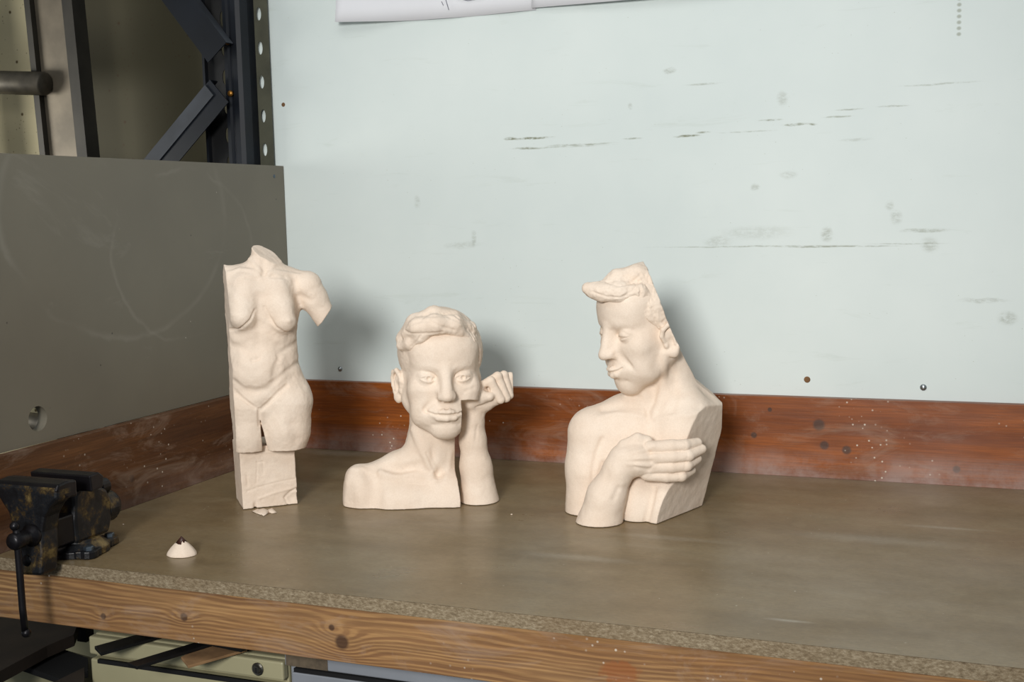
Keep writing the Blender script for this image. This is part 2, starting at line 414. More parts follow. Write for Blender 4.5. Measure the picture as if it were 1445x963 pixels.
def wood(name, c_lo, c_hi, c_line, axis='X', knots=(), rough=.45, dust=None, bands=34, plane='XZ', scuff=.4, dark=None, ringamt=1., orange=()):
    """planed board, grain along `axis`, rings bending round the knots"""
    t = NT(name, rough, 0, .4); o = t.sep(); al = o['XYZ'.index(axis)]; z = o[2]
    warp = t.math('MULTIPLY', t.math('SUBTRACT', t.noise(1, 3, .5, t.mapping((3, 3, 3) if axis == 'Z' else ((2.2, 9, 9) if axis == 'X' else (9, 2.2, 9)))), .5), .05)
    h = t.math('ADD', z, warp)
    kn = None
    for (a, b, r) in knots:
        ca = t.math('SUBTRACT', al, a); cb = t.math('SUBTRACT', z, b)
        d2 = t.math('ADD', t.math('MULTIPLY', t.math('MULTIPLY', ca, ca), .30/(r*r)), t.math('MULTIPLY', t.math('MULTIPLY', cb, cb), 1/(r*r)))
        g = t.math('EXPONENT', t.math('MULTIPLY', d2, -.32))
        h = t.math('ADD', h, t.math('MULTIPLY', g, r*1.5))
        core = t.ramp(t.math('SQRT', t.math('ADD', t.math('MULTIPLY', t.math('MULTIPLY', ca, ca), 1/(r*r)), t.math('MULTIPLY', t.math('MULTIPLY', cb, cb), 1/(r*r)))), [(.62, 1), (.98, 0)])
        kn = core if kn is None else t.math('MAXIMUM', kn, core)
    lf = t.noise(1, 2, .5, t.mapping((1.5, 4, 22) if axis == 'X' else (4, 1.5, 22))); h = t.math('ADD', h, t.math('MULTIPLY', lf, .03))
    fr = t.math('MULTIPLY', h, bands*6.283); fine = t.math('ADD', fr, t.math('MULTIPLY', t.noise(1, 5, .65, t.mapping((5, 90, 90) if axis == 'X' else (90, 5, 90))), 5.0))
    s = t.math('MULTIPLY', t.math('ADD', t.math('SINE', fine), 1), .5)
    tone = t.noise(1, 4, .6, t.mapping((2, 6, 14) if axis == 'X' else (6, 2, 14)))
    c = t.ramp(tone, [(.3, col3(c_lo)), (.7, col3(c_hi))])
    c = t.mix(t.math('MULTIPLY', t.ramp(s, [(.25, .8*ringamt), (.85, 0)]), t.ramp(t.noise(1, 4, .6, t.mapping((3, 9, 30) if axis == 'X' else (9, 3, 30))), [(.3, .25), (.65, 1)])), c, col3(c_line))
    fib = t.noise(1, 4, .7, t.mapping((9, 200, 260) if axis == 'X' else (200, 9, 260))); c = t.mix(t.ramp(fib, [(.42, .35), (.6, 0)]), c, tuple(x*.55 for x in col3(c_line)[:3])+(1,))
    if kn is not None: c = t.mix(t.math('MULTIPLY', kn, .85), c, col3(dark or '#3a2418'))
    for (a, b, ra, rb) in orange:
        wob = t.math('MULTIPLY', t.math('SUBTRACT', t.noise(90, 3), .5), .02)
        pl = ('X' if axis == 'X' else 'Y')+'Z'
        c = t.mix(t.math('MULTIPLY', t.spot((a, b), (ra, rb), pl, .2, wob), .6), c, col3('#8f4f22'))
    sc = t.noise(1, 6, .7, t.mapping((7, 7, 20)), 1.0)
    c = t.mix(t.ramp(sc, [(.52, 0), (.72, scuff)]), c, col3('#a08a78'))
    if dust:
        zb, hgt, k = dust
        m = t.math('MULTIPLY', t.ramp(t.math('DIVIDE', t.math('SUBTRACT', z, zb), hgt), [(0, 1), (1, 0)]), t.ramp(t.noise(9, 5, .7), [(.35, 0), (.6, k)]))
        c = t.mix(m, c, col3('#a3918a'))
    sp = t.voro(85); sel = t.noise(7, 2)
    c = t.mix(t.math('MULTIPLY', t.ramp(sp, [(.10, .9), (.17, 0)]), t.ramp(sel, [(.56, 0), (.64, 1)])), c, col3('#cfc4b4'))
    t.color(c); t.rough(t.ramp(t.noise(8, 4), [(.3, rough*.85), (.7, min(1, rough*1.3))]))
    t.bump(s, .18, .0012); return t.m

def mat_top():
    t = NT('hardboard', .5, 0, .4)
    a = t.noise(1, 6, .65, t.mapping((3, 12, 5))); b = t.noise(45, 5, .7)
    c = t.ramp(a, [(.3, col3('#78664a')), (.5, col3('#857254')), (.72, col3('#907e60'))])
    c = t.mix(t.ramp(b, [(.45, 0), (.8, .35)]), c, col3('#625440'))
    s = t.noise(1, 6, .75, t.mapping((5, 55, 5), rot=(0, 0, .12)), .4)
    c = t.mix(t.ramp(s, [(.58, 0), (.8, .22)]), c, col3('#a89e8c'))
    s = t.noise(1, 6, .7, t.mapping((1.6, 4.5, 3)), 1.0)
    c = t.mix(t.ramp(s, [(.50, 0), (.74, .30)]), c, col3('#978c76'))
    sp = t.voro(38); sel = t.noise(5, 2)
    c = t.mix(t.math('MULTIPLY', t.ramp(sp, [(.035, .9), (.06, 0)]), t.ramp(sel, [(.5, 0), (.6, 1)])), c, col3('#c9c0ac'))
    for (x, y, rx, ry, k) in [(1.19, -.80, .022, .004, .5), (.86, -.62, .07, .012, .25), (1.25, -.40, .10, .02, .22), (.95, -.48, .08, .01, .2), (.12, -.03, .06, .02, .35), (1.35, -.3, .05, .006, .3)]:
        c = t.mix(t.math('MULTIPLY', t.spot((x, y), (rx, ry), 'XY', .8, t.math('MULTIPLY', t.math('SUBTRACT', t.noise(30, 4), .5), ry*1.5)), k), c, col3('#bdb6a6'))
    c = t.mix(t.ramp(t.noise(1, 5, .7, t.mapping((110, 330, 50))), [(.35, .30), (.6, 0)]), c, col3('#55462f'))
    c = t.mix(t.ramp(t.noise(18, 6, .75), [(.5, 0), (.72, .22)]), c, col3('#a59678'))
    t.color(c); t.rough(t.ramp(t.noise(6, 5), [(.3, .26), (.7, .46)])); t.bump(b, .08, .001); return t.m
def mat_chip():
    t = NT('chipboard_edge', .8, 0, .2)
    v = t.voro(420, feat='F1', out='Color'); n = t.noise(1, 5, .75, t.mapping((160, 160, 320)))
    c = t.ramp(n, [(.3, col3('#5d4f3c')), (.5, col3('#83745d')), (.7, col3('#a3967f'))])
    zz = t.sep()[2]; c = t.mix(t.ramp(t.math('MULTIPLY', zz, -1000), [(0, .7), (1, 0)]), c, col3('#2a2218'))
    c = t.mix(t.ramp(t.noise(3.5, 4), [(.5, 0), (.75, .5)]), c, col3('#6e5233'))
    t.color(c); t.bump(t.noise(500, 4), .5, .002); return t.m
def mat_panel():
    t = NT('grey_laminate', .42, 0, .4)
    c = t.ramp(t.noise(2.2, 5, .6), [(.3, col3('#6d675a')), (.7, col3('#797364'))])
    s = t.noise(1, 6, .7, t.mapping((3, 3, 5), rot=(.6, 0, 0)), 1.6)
    c = t.mix(t.ramp(s, [(.60, 0), (.75, .30)]), c, col3('#99958a'))
    # a big faint chalky arc
    for (y, z, r_) in [(-.33, .44, .22), (-.50, .52, .30)]:
        a = t.spot((y, z), (r_, r_*.75), 'YZ', .02, t.math('MULTIPLY', t.math('SUBTRACT', t.noise(8, 4), .5), .04))
        b = t.spot((y, z), (r_*.975, r_*.73), 'YZ', .03, t.math('MULTIPLY', t.math('SUBTRACT', t.noise(8, 4), .5), .04))
        c = t.mix(t.math('MULTIPLY', t.math('SUBTRACT', a, b, True), t.ramp(t.noise(4, 3), [(.45, 0), (.7, .45)])), c, col3('#a39f94'))
    sp = t.voro(28); c = t.mix(t.math('MULTIPLY', t.ramp(sp, [(.025, 1), (.045, 0)]), t.ramp(t.noise(6, 2), [(.55, 0), (.6, 1)])), c, col3('#b8b4a8'))
    sp = t.voro(17, t.mapping(loc=(3, 1, 4))); c = t.mix(t.ramp(sp, [(.02, .9), (.035, 0)]), c, col3('#3f3c36'))
    t.color(c); t.bump(t.noise(300, 3), .04, .001); return t.m
def mat_rust(name, base, spot, amt=.5):
    t = NT(name, .7, 0, .3); c = t.ramp(t.noise(3, 4), [(.3, col3(base)), (.7, tuple(x*1.12 for x in col3(base)[:3])+(1,))])
    v = t.voro(24); c = t.mix(t.math('MULTIPLY', t.ramp(v, [(.06, 1), (.13, 0)]), t.ramp(t.noise(8, 2), [(.42, 0), (.5, 1)])), c, col3(spot))
    v = t.voro(75, t.mapping(loc=(1, 2, 3))); c = t.mix(t.math('MULTIPLY', t.ramp(v, [(.10, amt), (.2, 0)]), t.ramp(t.noise(12, 2), [(.45, 0), (.55, 1)])), c, col3(spot))
    t.color(c); return t.m
def mat_vise():
    t = NT('worn_paint_iron', .42, .25, .5); n = t.noise(28, 6, .7)
    c = t.ramp(n, [(.42, col3('#121215')), (.50, col3('#1a1c20')), (.56, col3('#3d301c')), (.70, col3('#867143'))])
    t.color(c); t.bump(t.noise(70, 5), .5, .002); return t.m
M = dict(
    wall=mat_wall(), top=mat_top(), chip=mat_chip(), panel=mat_panel(), vise=mat_vise(),
    back=wood('varnished_pine', '#70370f', '#a65a1d', '#5e2c0f', 'X', [(.92, .045, .012), (1.0, .075, .007), (1.12, .10, .013), (1.13, .062, .010), (1.17, .055, .010), (1.03, .125, .005), (.30, .06, .007), (1.36, .03, .008)], .38, (0, .06, .75), 22, scuff=.35, ringamt=.5),
    side=wood('dull_pine', '#523018', '#744b29', '#3f2513', 'Y', [(-.20, .085, .007), (-.55, .05, .008)], .5, (0, .05, .35), 20, scuff=.45, ringamt=.5),
    beam=wood('raw_fir', '#92693f', '#b08a5c', '#6e4a30', 'X', [(.603, -.0690, .0125), (.588, -.050, .0055), (.345, -.061, .0075), (.20, -.075, .006), (1.30, -.07, .010)], .75, None, 150, scuff=.5, orange=[(.995, -.063, .024, .015)]),
    cream=mat_rust('cream_wall_panel', '#c4ba98', '#5b4a2c'), cream_shaded=mat_rust('shaded_wall_panel', '#403c2b', '#3a2a16'),  # second one: the beige wall with shade put into its colour
    navy=simple('navy_enamel', '#0a0f17', .4, .1, 12, .4), navy_lit=simple('dusty_blue_enamel', '#34383e', .6, 0, 9, .4),  # second one: lit copy of the rack enamel, light put into the colour
    khaki=simple('dirty_steel', '#4a4a3c', .6, .2, 15, .3), black=simple('black_steel', '#0f0f10', .5, .2, 20, .3),
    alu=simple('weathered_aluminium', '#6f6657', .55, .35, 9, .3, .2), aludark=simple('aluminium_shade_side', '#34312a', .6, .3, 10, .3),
    rungm=simple('scratched_rung', '#4a453b', .5, .5, 25, .4), brass=simple('brass', '#a07030', .35, .8, 40, .2),
    chrome=simple('zinc_screw', '#a0a6a8', .25, .9, 60, .2), plug=simple('brown_plug', '#6e4f30', .8, 0, 60, .3),
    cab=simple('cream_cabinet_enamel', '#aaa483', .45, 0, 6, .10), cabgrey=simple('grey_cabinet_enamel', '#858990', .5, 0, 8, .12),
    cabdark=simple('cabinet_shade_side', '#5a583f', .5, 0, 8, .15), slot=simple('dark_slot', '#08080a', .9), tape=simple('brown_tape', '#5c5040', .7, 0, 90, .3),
    paper=simple('white_paper', '#d9dade', .8, 0, 3, .03), lockm=simple('lock_steel', '#77746c', .3, .9, 80, .3), steel=simple('dark_iron', '#1b191c', .35, .5, 40, .35), floor=simple('concrete', '#4a4843', .8, 0, 5, .2),
    room=simple('room_plaster', '#6c6a62', .9, 0, 3, .06), bolt=simple('bolt_zinc', '#5f6a74', .4, .8, 60, .3), darkwood=simple('dark_shelf_wood', '#2a2018', .8, 0, 20, .3),
    chipw=simple('pale_wood_chip', '#8a6a48', .8, 0, 40, .25), tip=simple('dark_brown_tip', '#3a1c12', .5, 0, 60, .3), pencil=simple('pencil_line', '#5b5d68', .9))
# ------------------------------------------------------------------ a head: eye line z=0, midline x=0, ear canals y=0, face towards -y
def head(c, closed=0., ears=(-1, 1), gaze=0., ear_y=3., lips=0., mw=1., smile=1.):
    c.ell((0, 3, 27), (56, 70, 58), 0)                       # skull
    c.ell((0, -22, -16), (47, 47, 56), 18)                   # face mass
    c.ell((0, -37, 36), (45, 30, 34), 20)                    # forehead
    for s in (-1, 1):
        c.chain([(s*45, -2, -12), (s*43, -9, -37), (s*31, -36, -58), (s*9, -51, -73)], [9, 9, 9, 9], 20, 12)   # jaw
        c.ell((s*34, -44, -18), (14, 15, 14), 18)            # cheekbone
        c.ell((s*27, -46, -46), (15, 15, 18), 16)            # flesh of the cheek
    c.ell((0, -47, -50), (27, 26, 25), 14)                   # muzzle
    c.ell((0, -54, -72), (15, 12, 11), 11)                   # chin
    for s in (-1, 1):
        c.blob((s*23, -66, 0), (13, 13, 8.5), -5.4)            # sockets
        c.blob((s*12, -71, 1), (5, 9, 9), -3.2)
        c.blob((s*26, -65, 16), (17, 9, 6), .8)             # brow ridge
        c.blob((s*50, -38, 20), (9, 16, 20), -2.2)           # temple
    # nose
    c.cone((0, -65, 12), (0, -80, -20), 7.6, 7.8, 9)
    c.cone((0, -62, 4), (0, -68, -20), 7.5, 11.5, 8)
    c.ell((0, -82, -23.5), (7.4, 7.4, 6.4), 6)
    for s in (-1, 1):
        c.ell((s*8.6, -73, -24.0), (4.2, 9, 5.4), 6)
        c.blob((s*10, -74, -6), (4, 8, 10), -1.2)
    c.blob((0, -84, -35.5), (10, 10, 4.2), -3.6)
    for s in (-1, 1):
        c.ell((s*5.6, -77.5, -30), (3.2, 5, 3.0), 1.2, '-')
        c.line([(s*14.6, -72, -18), (s*15.4, -71, -26), (s*12, -73, -30.5)], 1.6, -1.2)
    # mouth
    zm = -48.5
    m = lambda x, y, z: (x*mw, y-lips-(1-mw)*.25*abs(x), zm+z+smile*(abs(x)/24)**2)
    c.blob(m(0, -70, 1), (18, 12, 9), 2.2)
    up = [m(-24, -61.5, 1.4), m(-15, -70.5, 2), m(-8, -75.5, 3.4), m(-3.5, -77.3, 4.2), m(0, -77, 3.6), m(3.5, -77.3, 4.2), m(8, -75.5, 3.4), m(15, -70.5, 2), m(24, -61.5, 1.4)]
    lo = [m(-20, -65, -.8), m(-11, -72.3, -4.7), m(0, -74.8, -5.2), m(11, -72.3, -4.7), m(20, -65, -.8)]
    c.chain(up, [.6, 1.7, 2.4, 2.6, 2.5, 2.6, 2.4, 1.7, .6], 4.5, 3)
    c.chain(lo, [1, 3.3, 3.8, 3.3, 1], 4.5, 3)
    c.line([m(-26, -62, 1.8), m(-15, -73, 0), m(-5, -79, .2), m(0, -80, -.4), m(5, -79, .2), m(15, -73, 0), m(26, -62, 1.8)], 1.5, -2.6)
    for s in (-1, 1):
        c.blob(m(s*26, -60, 1), (3.5, 5, 3.5), -1.8)
        c.line([(s*15, -71, -24), (s*22, -66, -33), (s*28, -60, -42), (s*31, -55, -48)], 4.8, -2.8)   # smile fold
        c.line([(s*14, -73, -24), (s*20, -68, -36)], 2, -.9)
        c.line([(s*3.6, -76, -32), (s*4.4, -76, -40)], 1.8, 1.5)
    c.line([(0, -76, -31), (0, -76, -38)], 1.9, -1.6)
    c.line([(-15, -62, -62), (0, -69, -61), (15, -62, -62)], 4.5, -2.0)
    # eyes
    for s in (-1, 1):
        e = np.array([s*23.4, -51.5, -0.5])
        c.ell(e, (12.6, 12.6, 12.3), 2)
        # lids: a shell with an almond opening
        w = c.w(e); sl, (x, y, z) = c.win(w-20, w+20)
        q = [(c.T[0, i]*(x-w[0])+c.T[1, i]*(y-w[1])+c.T[2, i]*(z-w[2])) for i in range(3)]
        rr = np.sqrt(q[0]**2+q[1]**2+q[2]**2)
        zz = q[2]-.06*s*q[0]; hu = 4.1*(1-closed)+.2; hl = 3.1; wd = 11.4
        Ru = (wd*wd+hu*hu)/(2*hu); Rl = (wd*wd+hl*hl)/(2*hl)
        off = -4.2*closed
        lens = np.maximum(np.sqrt(q[0]**2+(zz-off+Ru-hu)**2)-Ru, np.sqrt(q[0]**2+(zz-off*.6-Rl+hl)**2)-Rl)
        shell = np.maximum(rr-14.4, -lens); shell = np.maximum(shell, np.abs(q[2]+0)-9)
        shell = np.maximum(shell, q[1]+2+0*rr)
        c.f[sl] = smin(c.f[sl], shell.astype(np.float32), 2.4)
        def arc(ra, zc, n=9, w_=12.5, hgt=6.5):
            o = []
            for t in np.linspace(-1, 1, n):
                X = w_*t; Z = zc+hgt*(1-t*t); Y = -math.sqrt(max(ra*ra-X*X-Z*Z, 9)); o.append(e+np.array([X, Y, Z+.06*s*X]))
            return o
        c.line(arc(15.5, .5+off*.5, hgt=8.6, w_=14), 1.6, -2.8)         # crease above the lid
        c.line(arc(14.6, -2.0, hgt=-5.4), 2.0, -.8)         # fold below
        c.line(arc(15, -4.5, hgt=-8.0, w_=15), 3, -.4)
        if closed < .4:
            g = e+np.array([gaze, -12.5, .6])
            c.chain([g+np.array([3.6*math.cos(t), .4+.1*abs(math.cos(t)), 3.6*math.sin(t)]) for t in np.linspace(0, 6.283, 13)], 1.1, 1, .3)
            c.blob(g, (1.8, 2.5, 1.8), -3.2)
            c.blob(g+np.array([-1, 0, 1.2]), (.8, 1.5, .8), 1.2)
        c.line([(s*11, -70, 13), (s*22, -73, 18), (s*34, -66, 17), (s*41, -55, 11)], 3, .5)
    # ears
    for s in ears:
        rt = rotm(-s*24) @ rotm(0, 8)
        E = lambda x, y, z: np.array([s*54, ear_y, -17.]) + rt @ np.array([s*x, y, z])
        c.ell(E(2, 1, 0), (5.0, 12, 20), 6, rot=rt)
        c.chain([E(7, -9, 1)]+[E(8, -10.5, 9), E(9, -6, 17), E(9, 3, 21), E(9, 11, 17), E(8.5, 14, 8), E(7.5, 12, -3), E(7, 7, -11), E(6.5, 1, -17)], [2.6, 3, 3.2, 3.2, 3.3, 3.2, 3.0, 3.2, 4.4], 3, 1.5)
        c.ell(E(6.5, -2, -18), (4.4, 6.8, 6.8), 4, rot=rt)
        c.ell(E(4, 2, 0), (4.8, 11.5, 18), 4, rot=rt)
        c.blob(E(8, 0, -3), (5, 5, 7), -4.2, rt)
        c.line([E(8, 9, 12), E(8, 10, 3), E(8, 6, -6)], 1.8, -1.8)
        c.line([E(8, -3, 15), E(8, 6, 15)], 1.8, -1.5)
        c.chain([E(7, 3, 13), E(7.5, 6.5, 4), E(7.5, 4, -7)], [1.8, 2, 1.8], 2.5, 1)
        c.ell(E(6.5, -8, -5), (2.6, 3.4, 4.2), 2.5, rot=rt)

def finger(c, pts, rs, k=2.5, nail=None):
    c.chain(pts, rs, k, 1.6)

def make_bust():
    fr = Frame(600, 712, .00124); L = fr.L
    root = tag(empty('sculpture', fr.O), 'clay bust with a quarter of its face cut away, cheek resting on a raised fist', 'sculpture')
    c = Clay((-122, -84, 0), (130, 94, 300), .9); c.fr = fr
    # chest slab and shoulder
    nb = L(604, 610, 28)
    c.cone(L(604, 625, 26), L(606, 700, 30), 29, 34, 0)
    c.chain([L(612, 640, 24), L(560, 664, 24), L(522, 686, 22)], [26, 24, 30], 16, 10)
    c.ell(L(575, 712, 16), (80, 44, 46), 16)
    c.ell(L(505, 700, 22), (24, 34, 44), 14)
    c.ell(L(640, 706, 14), (50, 44, 48), 14)
    c.chain([L(592, 636, 34), L(560, 652, 36), L(512, 673, 30)], [15, 14, 13], 5, 8)   # trapezius
    # neck
    hd = L(622, 525.5, 12); hT = rotm(4.5, 0, 1.0)
    c.frame(hT, hd)
    c.cone((-3, 14, -38), (-7, 24, -125), 40, 38.5, 10)
    head(c, ears=(-1,), gaze=.6)
    c.frame()
    c.draw([(616, 565), (608, 570), (601, 577)], 3.6, -1.5); c.draw([(641, 545), (655, 553), (668, 548)], 3, -.9)
    c.dab(588, 560, 9, 12, -1.5)
    # neck muscles, pit, collarbone
    c.draw([(583, 606), (594, 632), (606, 655), (612, 664)], 5.5, 4.2)
    c.draw([(636, 640), (632, 668), (626, 680)], 4, 1.2)
    c.dab(619, 668, 6, 10, -4.5); c.dab(611, 642, 5, 15, -4); c.draw([(602, 640), (612, 662), (618, 672)], 2.4, -2.0)
    c.draw([(536, 667), (556, 673), (585, 669), (606, 675), (616, 684)], 5, 3.8)
    c.draw([(548, 660), (566, 664), (582, 660)], 7, -5.5); c.dab(593, 656, 6, 9, -4)
    c.dab(580, 700, 30, 14, 2)
    # flat scrape across the shoulder
    c.plane(L(497, 690, -6), (-.62, -.78, .05), 3)
    c.draw([(524, 668), (531, 690), (530, 714)], 11, -5.5); c.draw([(542, 676), (545, 712)], 8, 1)
    c.draw([(496, 662), (512, 662), (526, 668)], 4, 1.5)
    c.plane(L(486, 690, 0), (-1, -.12, .10), 5)
    # slice away the lower right quarter of the face, neck and chest; slightly wavy
    c.wedge([(L(641.5, 580, 0), (1, .16, -.004)), (L(641, 566.5, -40), (.02, -.25, -1))], .8)
    c.plane(L(640, 700, 88), (0, 1, 0), 3)
    # forearm
    c.chain([L(677, 722, 6), L(671, 660, 8), L(667, 620, 8), L(666, 592, 6), L(668, 578, 6)], [31, 22.5, 18, 16, 15], 0, 8)
    c.blob(L(650, 690, 0), (8, 20, 40), -3)
    c.line([L(664, 640, -12), L(668, 600, -8), L(664, 580, -8)], 2.6, .8)
    c.line([L(671, 620, -10), L(673, 598, -8)], 2.2, -.7)
    c.ell(L(678, 586, 2), (5, 5, 5), 4)
    # hand: heel, palm and back, tilted up to the right
    c.chain([L(664, 576, 6), L(680, 568, 4), L(702, 559, 4)], [14, 13.5, 12], 6, 8)
    c.ell(L(656, 570, 4), (11, 12, 9), 6)
    c.chain([L(652, 568, -5), L(664, 570, -11), L(680, 562, -13)], [5, 7, 6.5], 9, 3)
    c.ell(L(700, 548, 6), (14, 13, 14), 6)
    # curled fingers: knuckle at the lower right, first joint at the top, tip back in the palm
    for q, r in (([L(721, 552, 14), L(720, 531, 14), L(706, 535, 12)], [6, 5.6, 5]),
                 ([L(719, 558, 7), L(711, 529.5, 7), L(695, 536, 8)], [6.2, 5.8, 5]),
                 ([L(714, 562, 0), L(702, 531, -1), L(686, 540, 2)], [6.6, 6, 5.2]),
                 ([L(706, 564, -6), L(692, 538, -8), L(680, 544, -4), L(684, 553, -3)], [6.8, 6.2, 5.4, 4.8])):
        c.chain(q, r, 2.0, 2.5)
    c.chain([L(668, 564, -9), L(680, 558, -12), L(691, 560, -13)], [7.4, 6.6, 6], 6, 3)  # thumb
    c.blob(L(687, 549.5, -12), (2.6, 7, 2.4), -4.5)
    c.line([L(672, 574, -14), L(690, 570, -12), L(708, 572, -6)], 2.5, -.9)
    c.rough(.35, 9, 3); c.rough(.15, 3, 4)
    c.plane((0, 0, .6), (0, 0, -1))
    clay_obj('body', c.mesh('body'), CLAY, root, fr); del c
    # hair
    c = Clay((-75, -90, 130), (105, 105, 300), .9); c.fr = fr
    c.frame(hT, hd)
    c.ell((0, 6, 30), (60, 74, 62), 0)
    # keep clear of the forehead and the ears
    c.ell((3, -82, 14), (50, 52, 50), 5, '-')
    c.ell((-26, -66, -10), (30, 44, 36), 4, '-')
    c.ell((40, -62, 0), (24, 42, 50), 4, '-')
    c.plane((0, 0, -22), (0, -.9, -1), 3)
    c.plane((0, 0, -30), (0, 0, -1), 3)
    for s in (-1, 1): c.ell((s*58, 0, -14), (14, 15, 26), 3, '-')
    c.frame()
    # swept locks
    c.chain([L(664, 462, -16), L(640, 458, -44), L(614, 458, -52), L(590, 462, -46), L(574, 472, -30)], [8, 11, 12, 11, 7], 10, 10)
    c.chain([L(606, 468, -54), L(594, 476, -46), L(580, 485, -34), L(566, 489, -18)], [5, 7.5, 8, 6], 5, 7)
    c.chain([L(626, 466, -56), L(648, 468, -44), L(664, 480, -28), L(672, 494, -12)], [4, 6, 7, 6], 4, 5)
    c.chain([L(640, 446, -20), L(612, 444, -26), L(586, 456, -22), L(568, 478, -6)], [8, 10, 11, 9], 12, 10)
    c.draw([(571, 467), (582, 471), (596, 471), (612, 470), (624, 469)], 1.8, -1.5)
    c.draw([(576, 461), (588, 454), (606, 453), (622, 461), (640, 466)], 2.2, -1.2)
    c.draw([(590, 455), (600, 447), (630, 446), (655, 458), (668, 478)], 2.4, -1.0)
    c.draw([(594, 474), (588, 482), (580, 489)], 1.3, -1.2)
    c.draw([(640, 444), (660, 458), (672, 480), (677, 500)], 1.8, -2.0)
    c.draw([(650, 440), (668, 458), (678, 480)], 1.4, -1.4)
    g = random.Random(5)
    for i in range(3):
        u = g.uniform(566, 672); v = g.uniform(446, 490)
        c.draw([(u, v), (u+g.uniform(-12, -4), v+g.uniform(2, 5))], 1.1, g.choice((-.6, .5)))
    for i in range(22):
        u = g.uniform(664, 680); v = g.uniform(460, 530); c.draw([(u, v), (u+g.uniform(-2, 2), v+7)], 1.2, g.choice((-1, .8)))
    c.rough(.3, 5, 8); c.rough(.2, 2.5, 9)
    clay_obj('hair', c.mesh('hair'), CLAY, root, fr)
    return root
def make_torso():
    fr = Frame(368, 716, .001245); L = fr.L
    root = tag(empty('sculpture', fr.O), 'headless clay torso of a nude woman on a square block, leftmost of the sculptures', 'sculpture')
    c = Clay((-75, -58, 80), (125, 62, 400), .9); c.fr = fr
    # rib cage, waist, hips
    c.ell(L(366, 432, 4), (56, 36, 62), 0)
    c.ell(L(368, 402, 6), (52, 28, 26), 14)
    c.ell(L(370, 500, 4), (49, 33, 50), 24)
    c.ell(L(374, 560, 6), (62, 36, 52), 26)
    c.ell(L(363, 524, -20), (32, 18, 28), 16)                     # belly
    # thighs
    c.chain([L(352, 575, -2), L(351, 612, -4), L(352, 645, -4)], [32, 24, 20], 8, 10)
    c.chain([L(405, 568, 0), L(404, 606, -2), L(401, 650, -2)], [36, 31, 26], 8, 12)
    # neck stump and shoulders
    c.chain([L(374, 398, 8), L(374, 372, 6), L(374, 340, 4)], [22, 18.5, 18], 14, 8)
    c.chain([L(300, 386, 8), L(335, 396, 8), L(374, 392, 10), L(408, 396, 10), L(430, 402, 8)], [17, 15, 15, 15, 16], 12, 10)
    c.chain([L(434, 404, 2), L(442, 420, 4), L(472, 470, 6)], [20, 18, 14.5], 11, 8)
    # breasts
    c.chain([L(346, 400, -16), L(342, 432, -25), L(342, 447, -29)], [14, 15, 17], 12, 10)
    c.chain([L(390, 402, -16), L(398, 434, -24), L(402, 453, -28)], [13, 13.5, 15.5], 12, 10)
    c.dab(408, 453, 3, 3, 2.2)
    c.draw([(322, 465), (332, 465), (343, 461), (353, 452), (360, 438)], 1.7, -3)
    c.draw([(373, 434), (380, 448), (390, 462), (402, 469), (413, 466)], 2.0, -2.6)
    c.draw([(366, 420), (366, 445), (366, 470), (363, 500)], 7, -1.8)
    # belly, ribs
    c.draw([(326, 486), (342, 492), (354, 496)], 6, -1.2); c.draw([(392, 500), (406, 492), (418, 484)], 4, -1.8)
    c.draw([(360, 470), (344, 478), (332, 480)], 6, 1); c.draw([(372, 470), (386, 480), (398, 480)], 6, .9)
    c.draw([(356, 509), (361, 508), (365, 506)], 2.2, -4)
    c.draw([(340, 512), (350, 516)], 5, 1.2)
    c.draw([(330, 538), (344, 549), (362, 552), (378, 548), (390, 534), (394, 520)], 4.5, -2.0)
    c.draw([(386, 540), (398, 529), (410, 520), (424, 510)], 4, -1.7)
    c.draw([(394, 505), (388, 520), (386, 530)], 4, -2)
    c.draw([(334, 556), (346, 566), (360, 576)], 2.4, -3); c.draw([(370, 577), (382, 566), (392, 556), (404, 545)], 2.6, -3.4)
    c.dab(365, 563, 14, 8, 2.5)
    # collarbones, pit of the neck
    c.draw([(322, 386), (338, 380), (356, 382), (366, 388)], 3.2, 2.2); c.draw([(376, 388), (390, 383), (406, 386), (420, 388)], 3.2, 2)
    c.dab(372, 387, 4, 3.5, -4); c.draw([(348, 392), (362, 394)], 3, -1.5); c.draw([(384, 390), (402, 392)], 3, -1.8)
    c.draw([(352, 366), (362, 378), (371, 387)], 3.2, 2.4); c.draw([(388, 372), (380, 384)], 3, 1.4); c.draw([(372, 368), (372, 384)], 4, -2.2)
    c.draw([(417, 398), (420, 412), (423, 430)], 4.5, -1.4); c.draw([(424, 418), (440, 424)], 5, -1.5)
    c.draw([(412, 600), (418, 620)], 9, -2.5); c.dab(400, 600, 14, 22, 1.5)
    # the gap between the thighs
    c.wedge([(L(367, 590, 0), (1, 0, .02)), (L(367.5, 590, 0), (-1, 0, -.19)), (L(366, 590, 0), (0, 0, -1))], .8)
    c.draw([(365.5, 578), (366.5, 600)], 2, -4)
    # saw cuts: left side, neck, arm, thighs, flat back
    a, b = L(319, 372, -20), L(334, 636, -24); t = (b-a)/np.linalg.norm(b-a); n = np.cross(t, np.array([-.13, .99, 0])); n = n if n[0] < 0 else -n
    c.plane(a, n, .8)
    c.wedge([(L(375, 360, 0), (.42, -.35, .84)), (L(404, 376, 0), (-1, 0, .3))], .8)
    a = L(456, 451, 0); c.wedge([(a, (.82, 0, -.60)), (L(440, 451, 0), (1, 0, 0))], .8)
    c.plane(L(380, 638, -26), (0, 0, -1), .8)
    c.plane(L(380, 500, 34), (0, 1, 0), 4)
    c.rough(.45, 10, 2); c.rough(.22, 3.5, 5)
    clay_obj('body', c.mesh('body'), CLAY, root, fr); del c
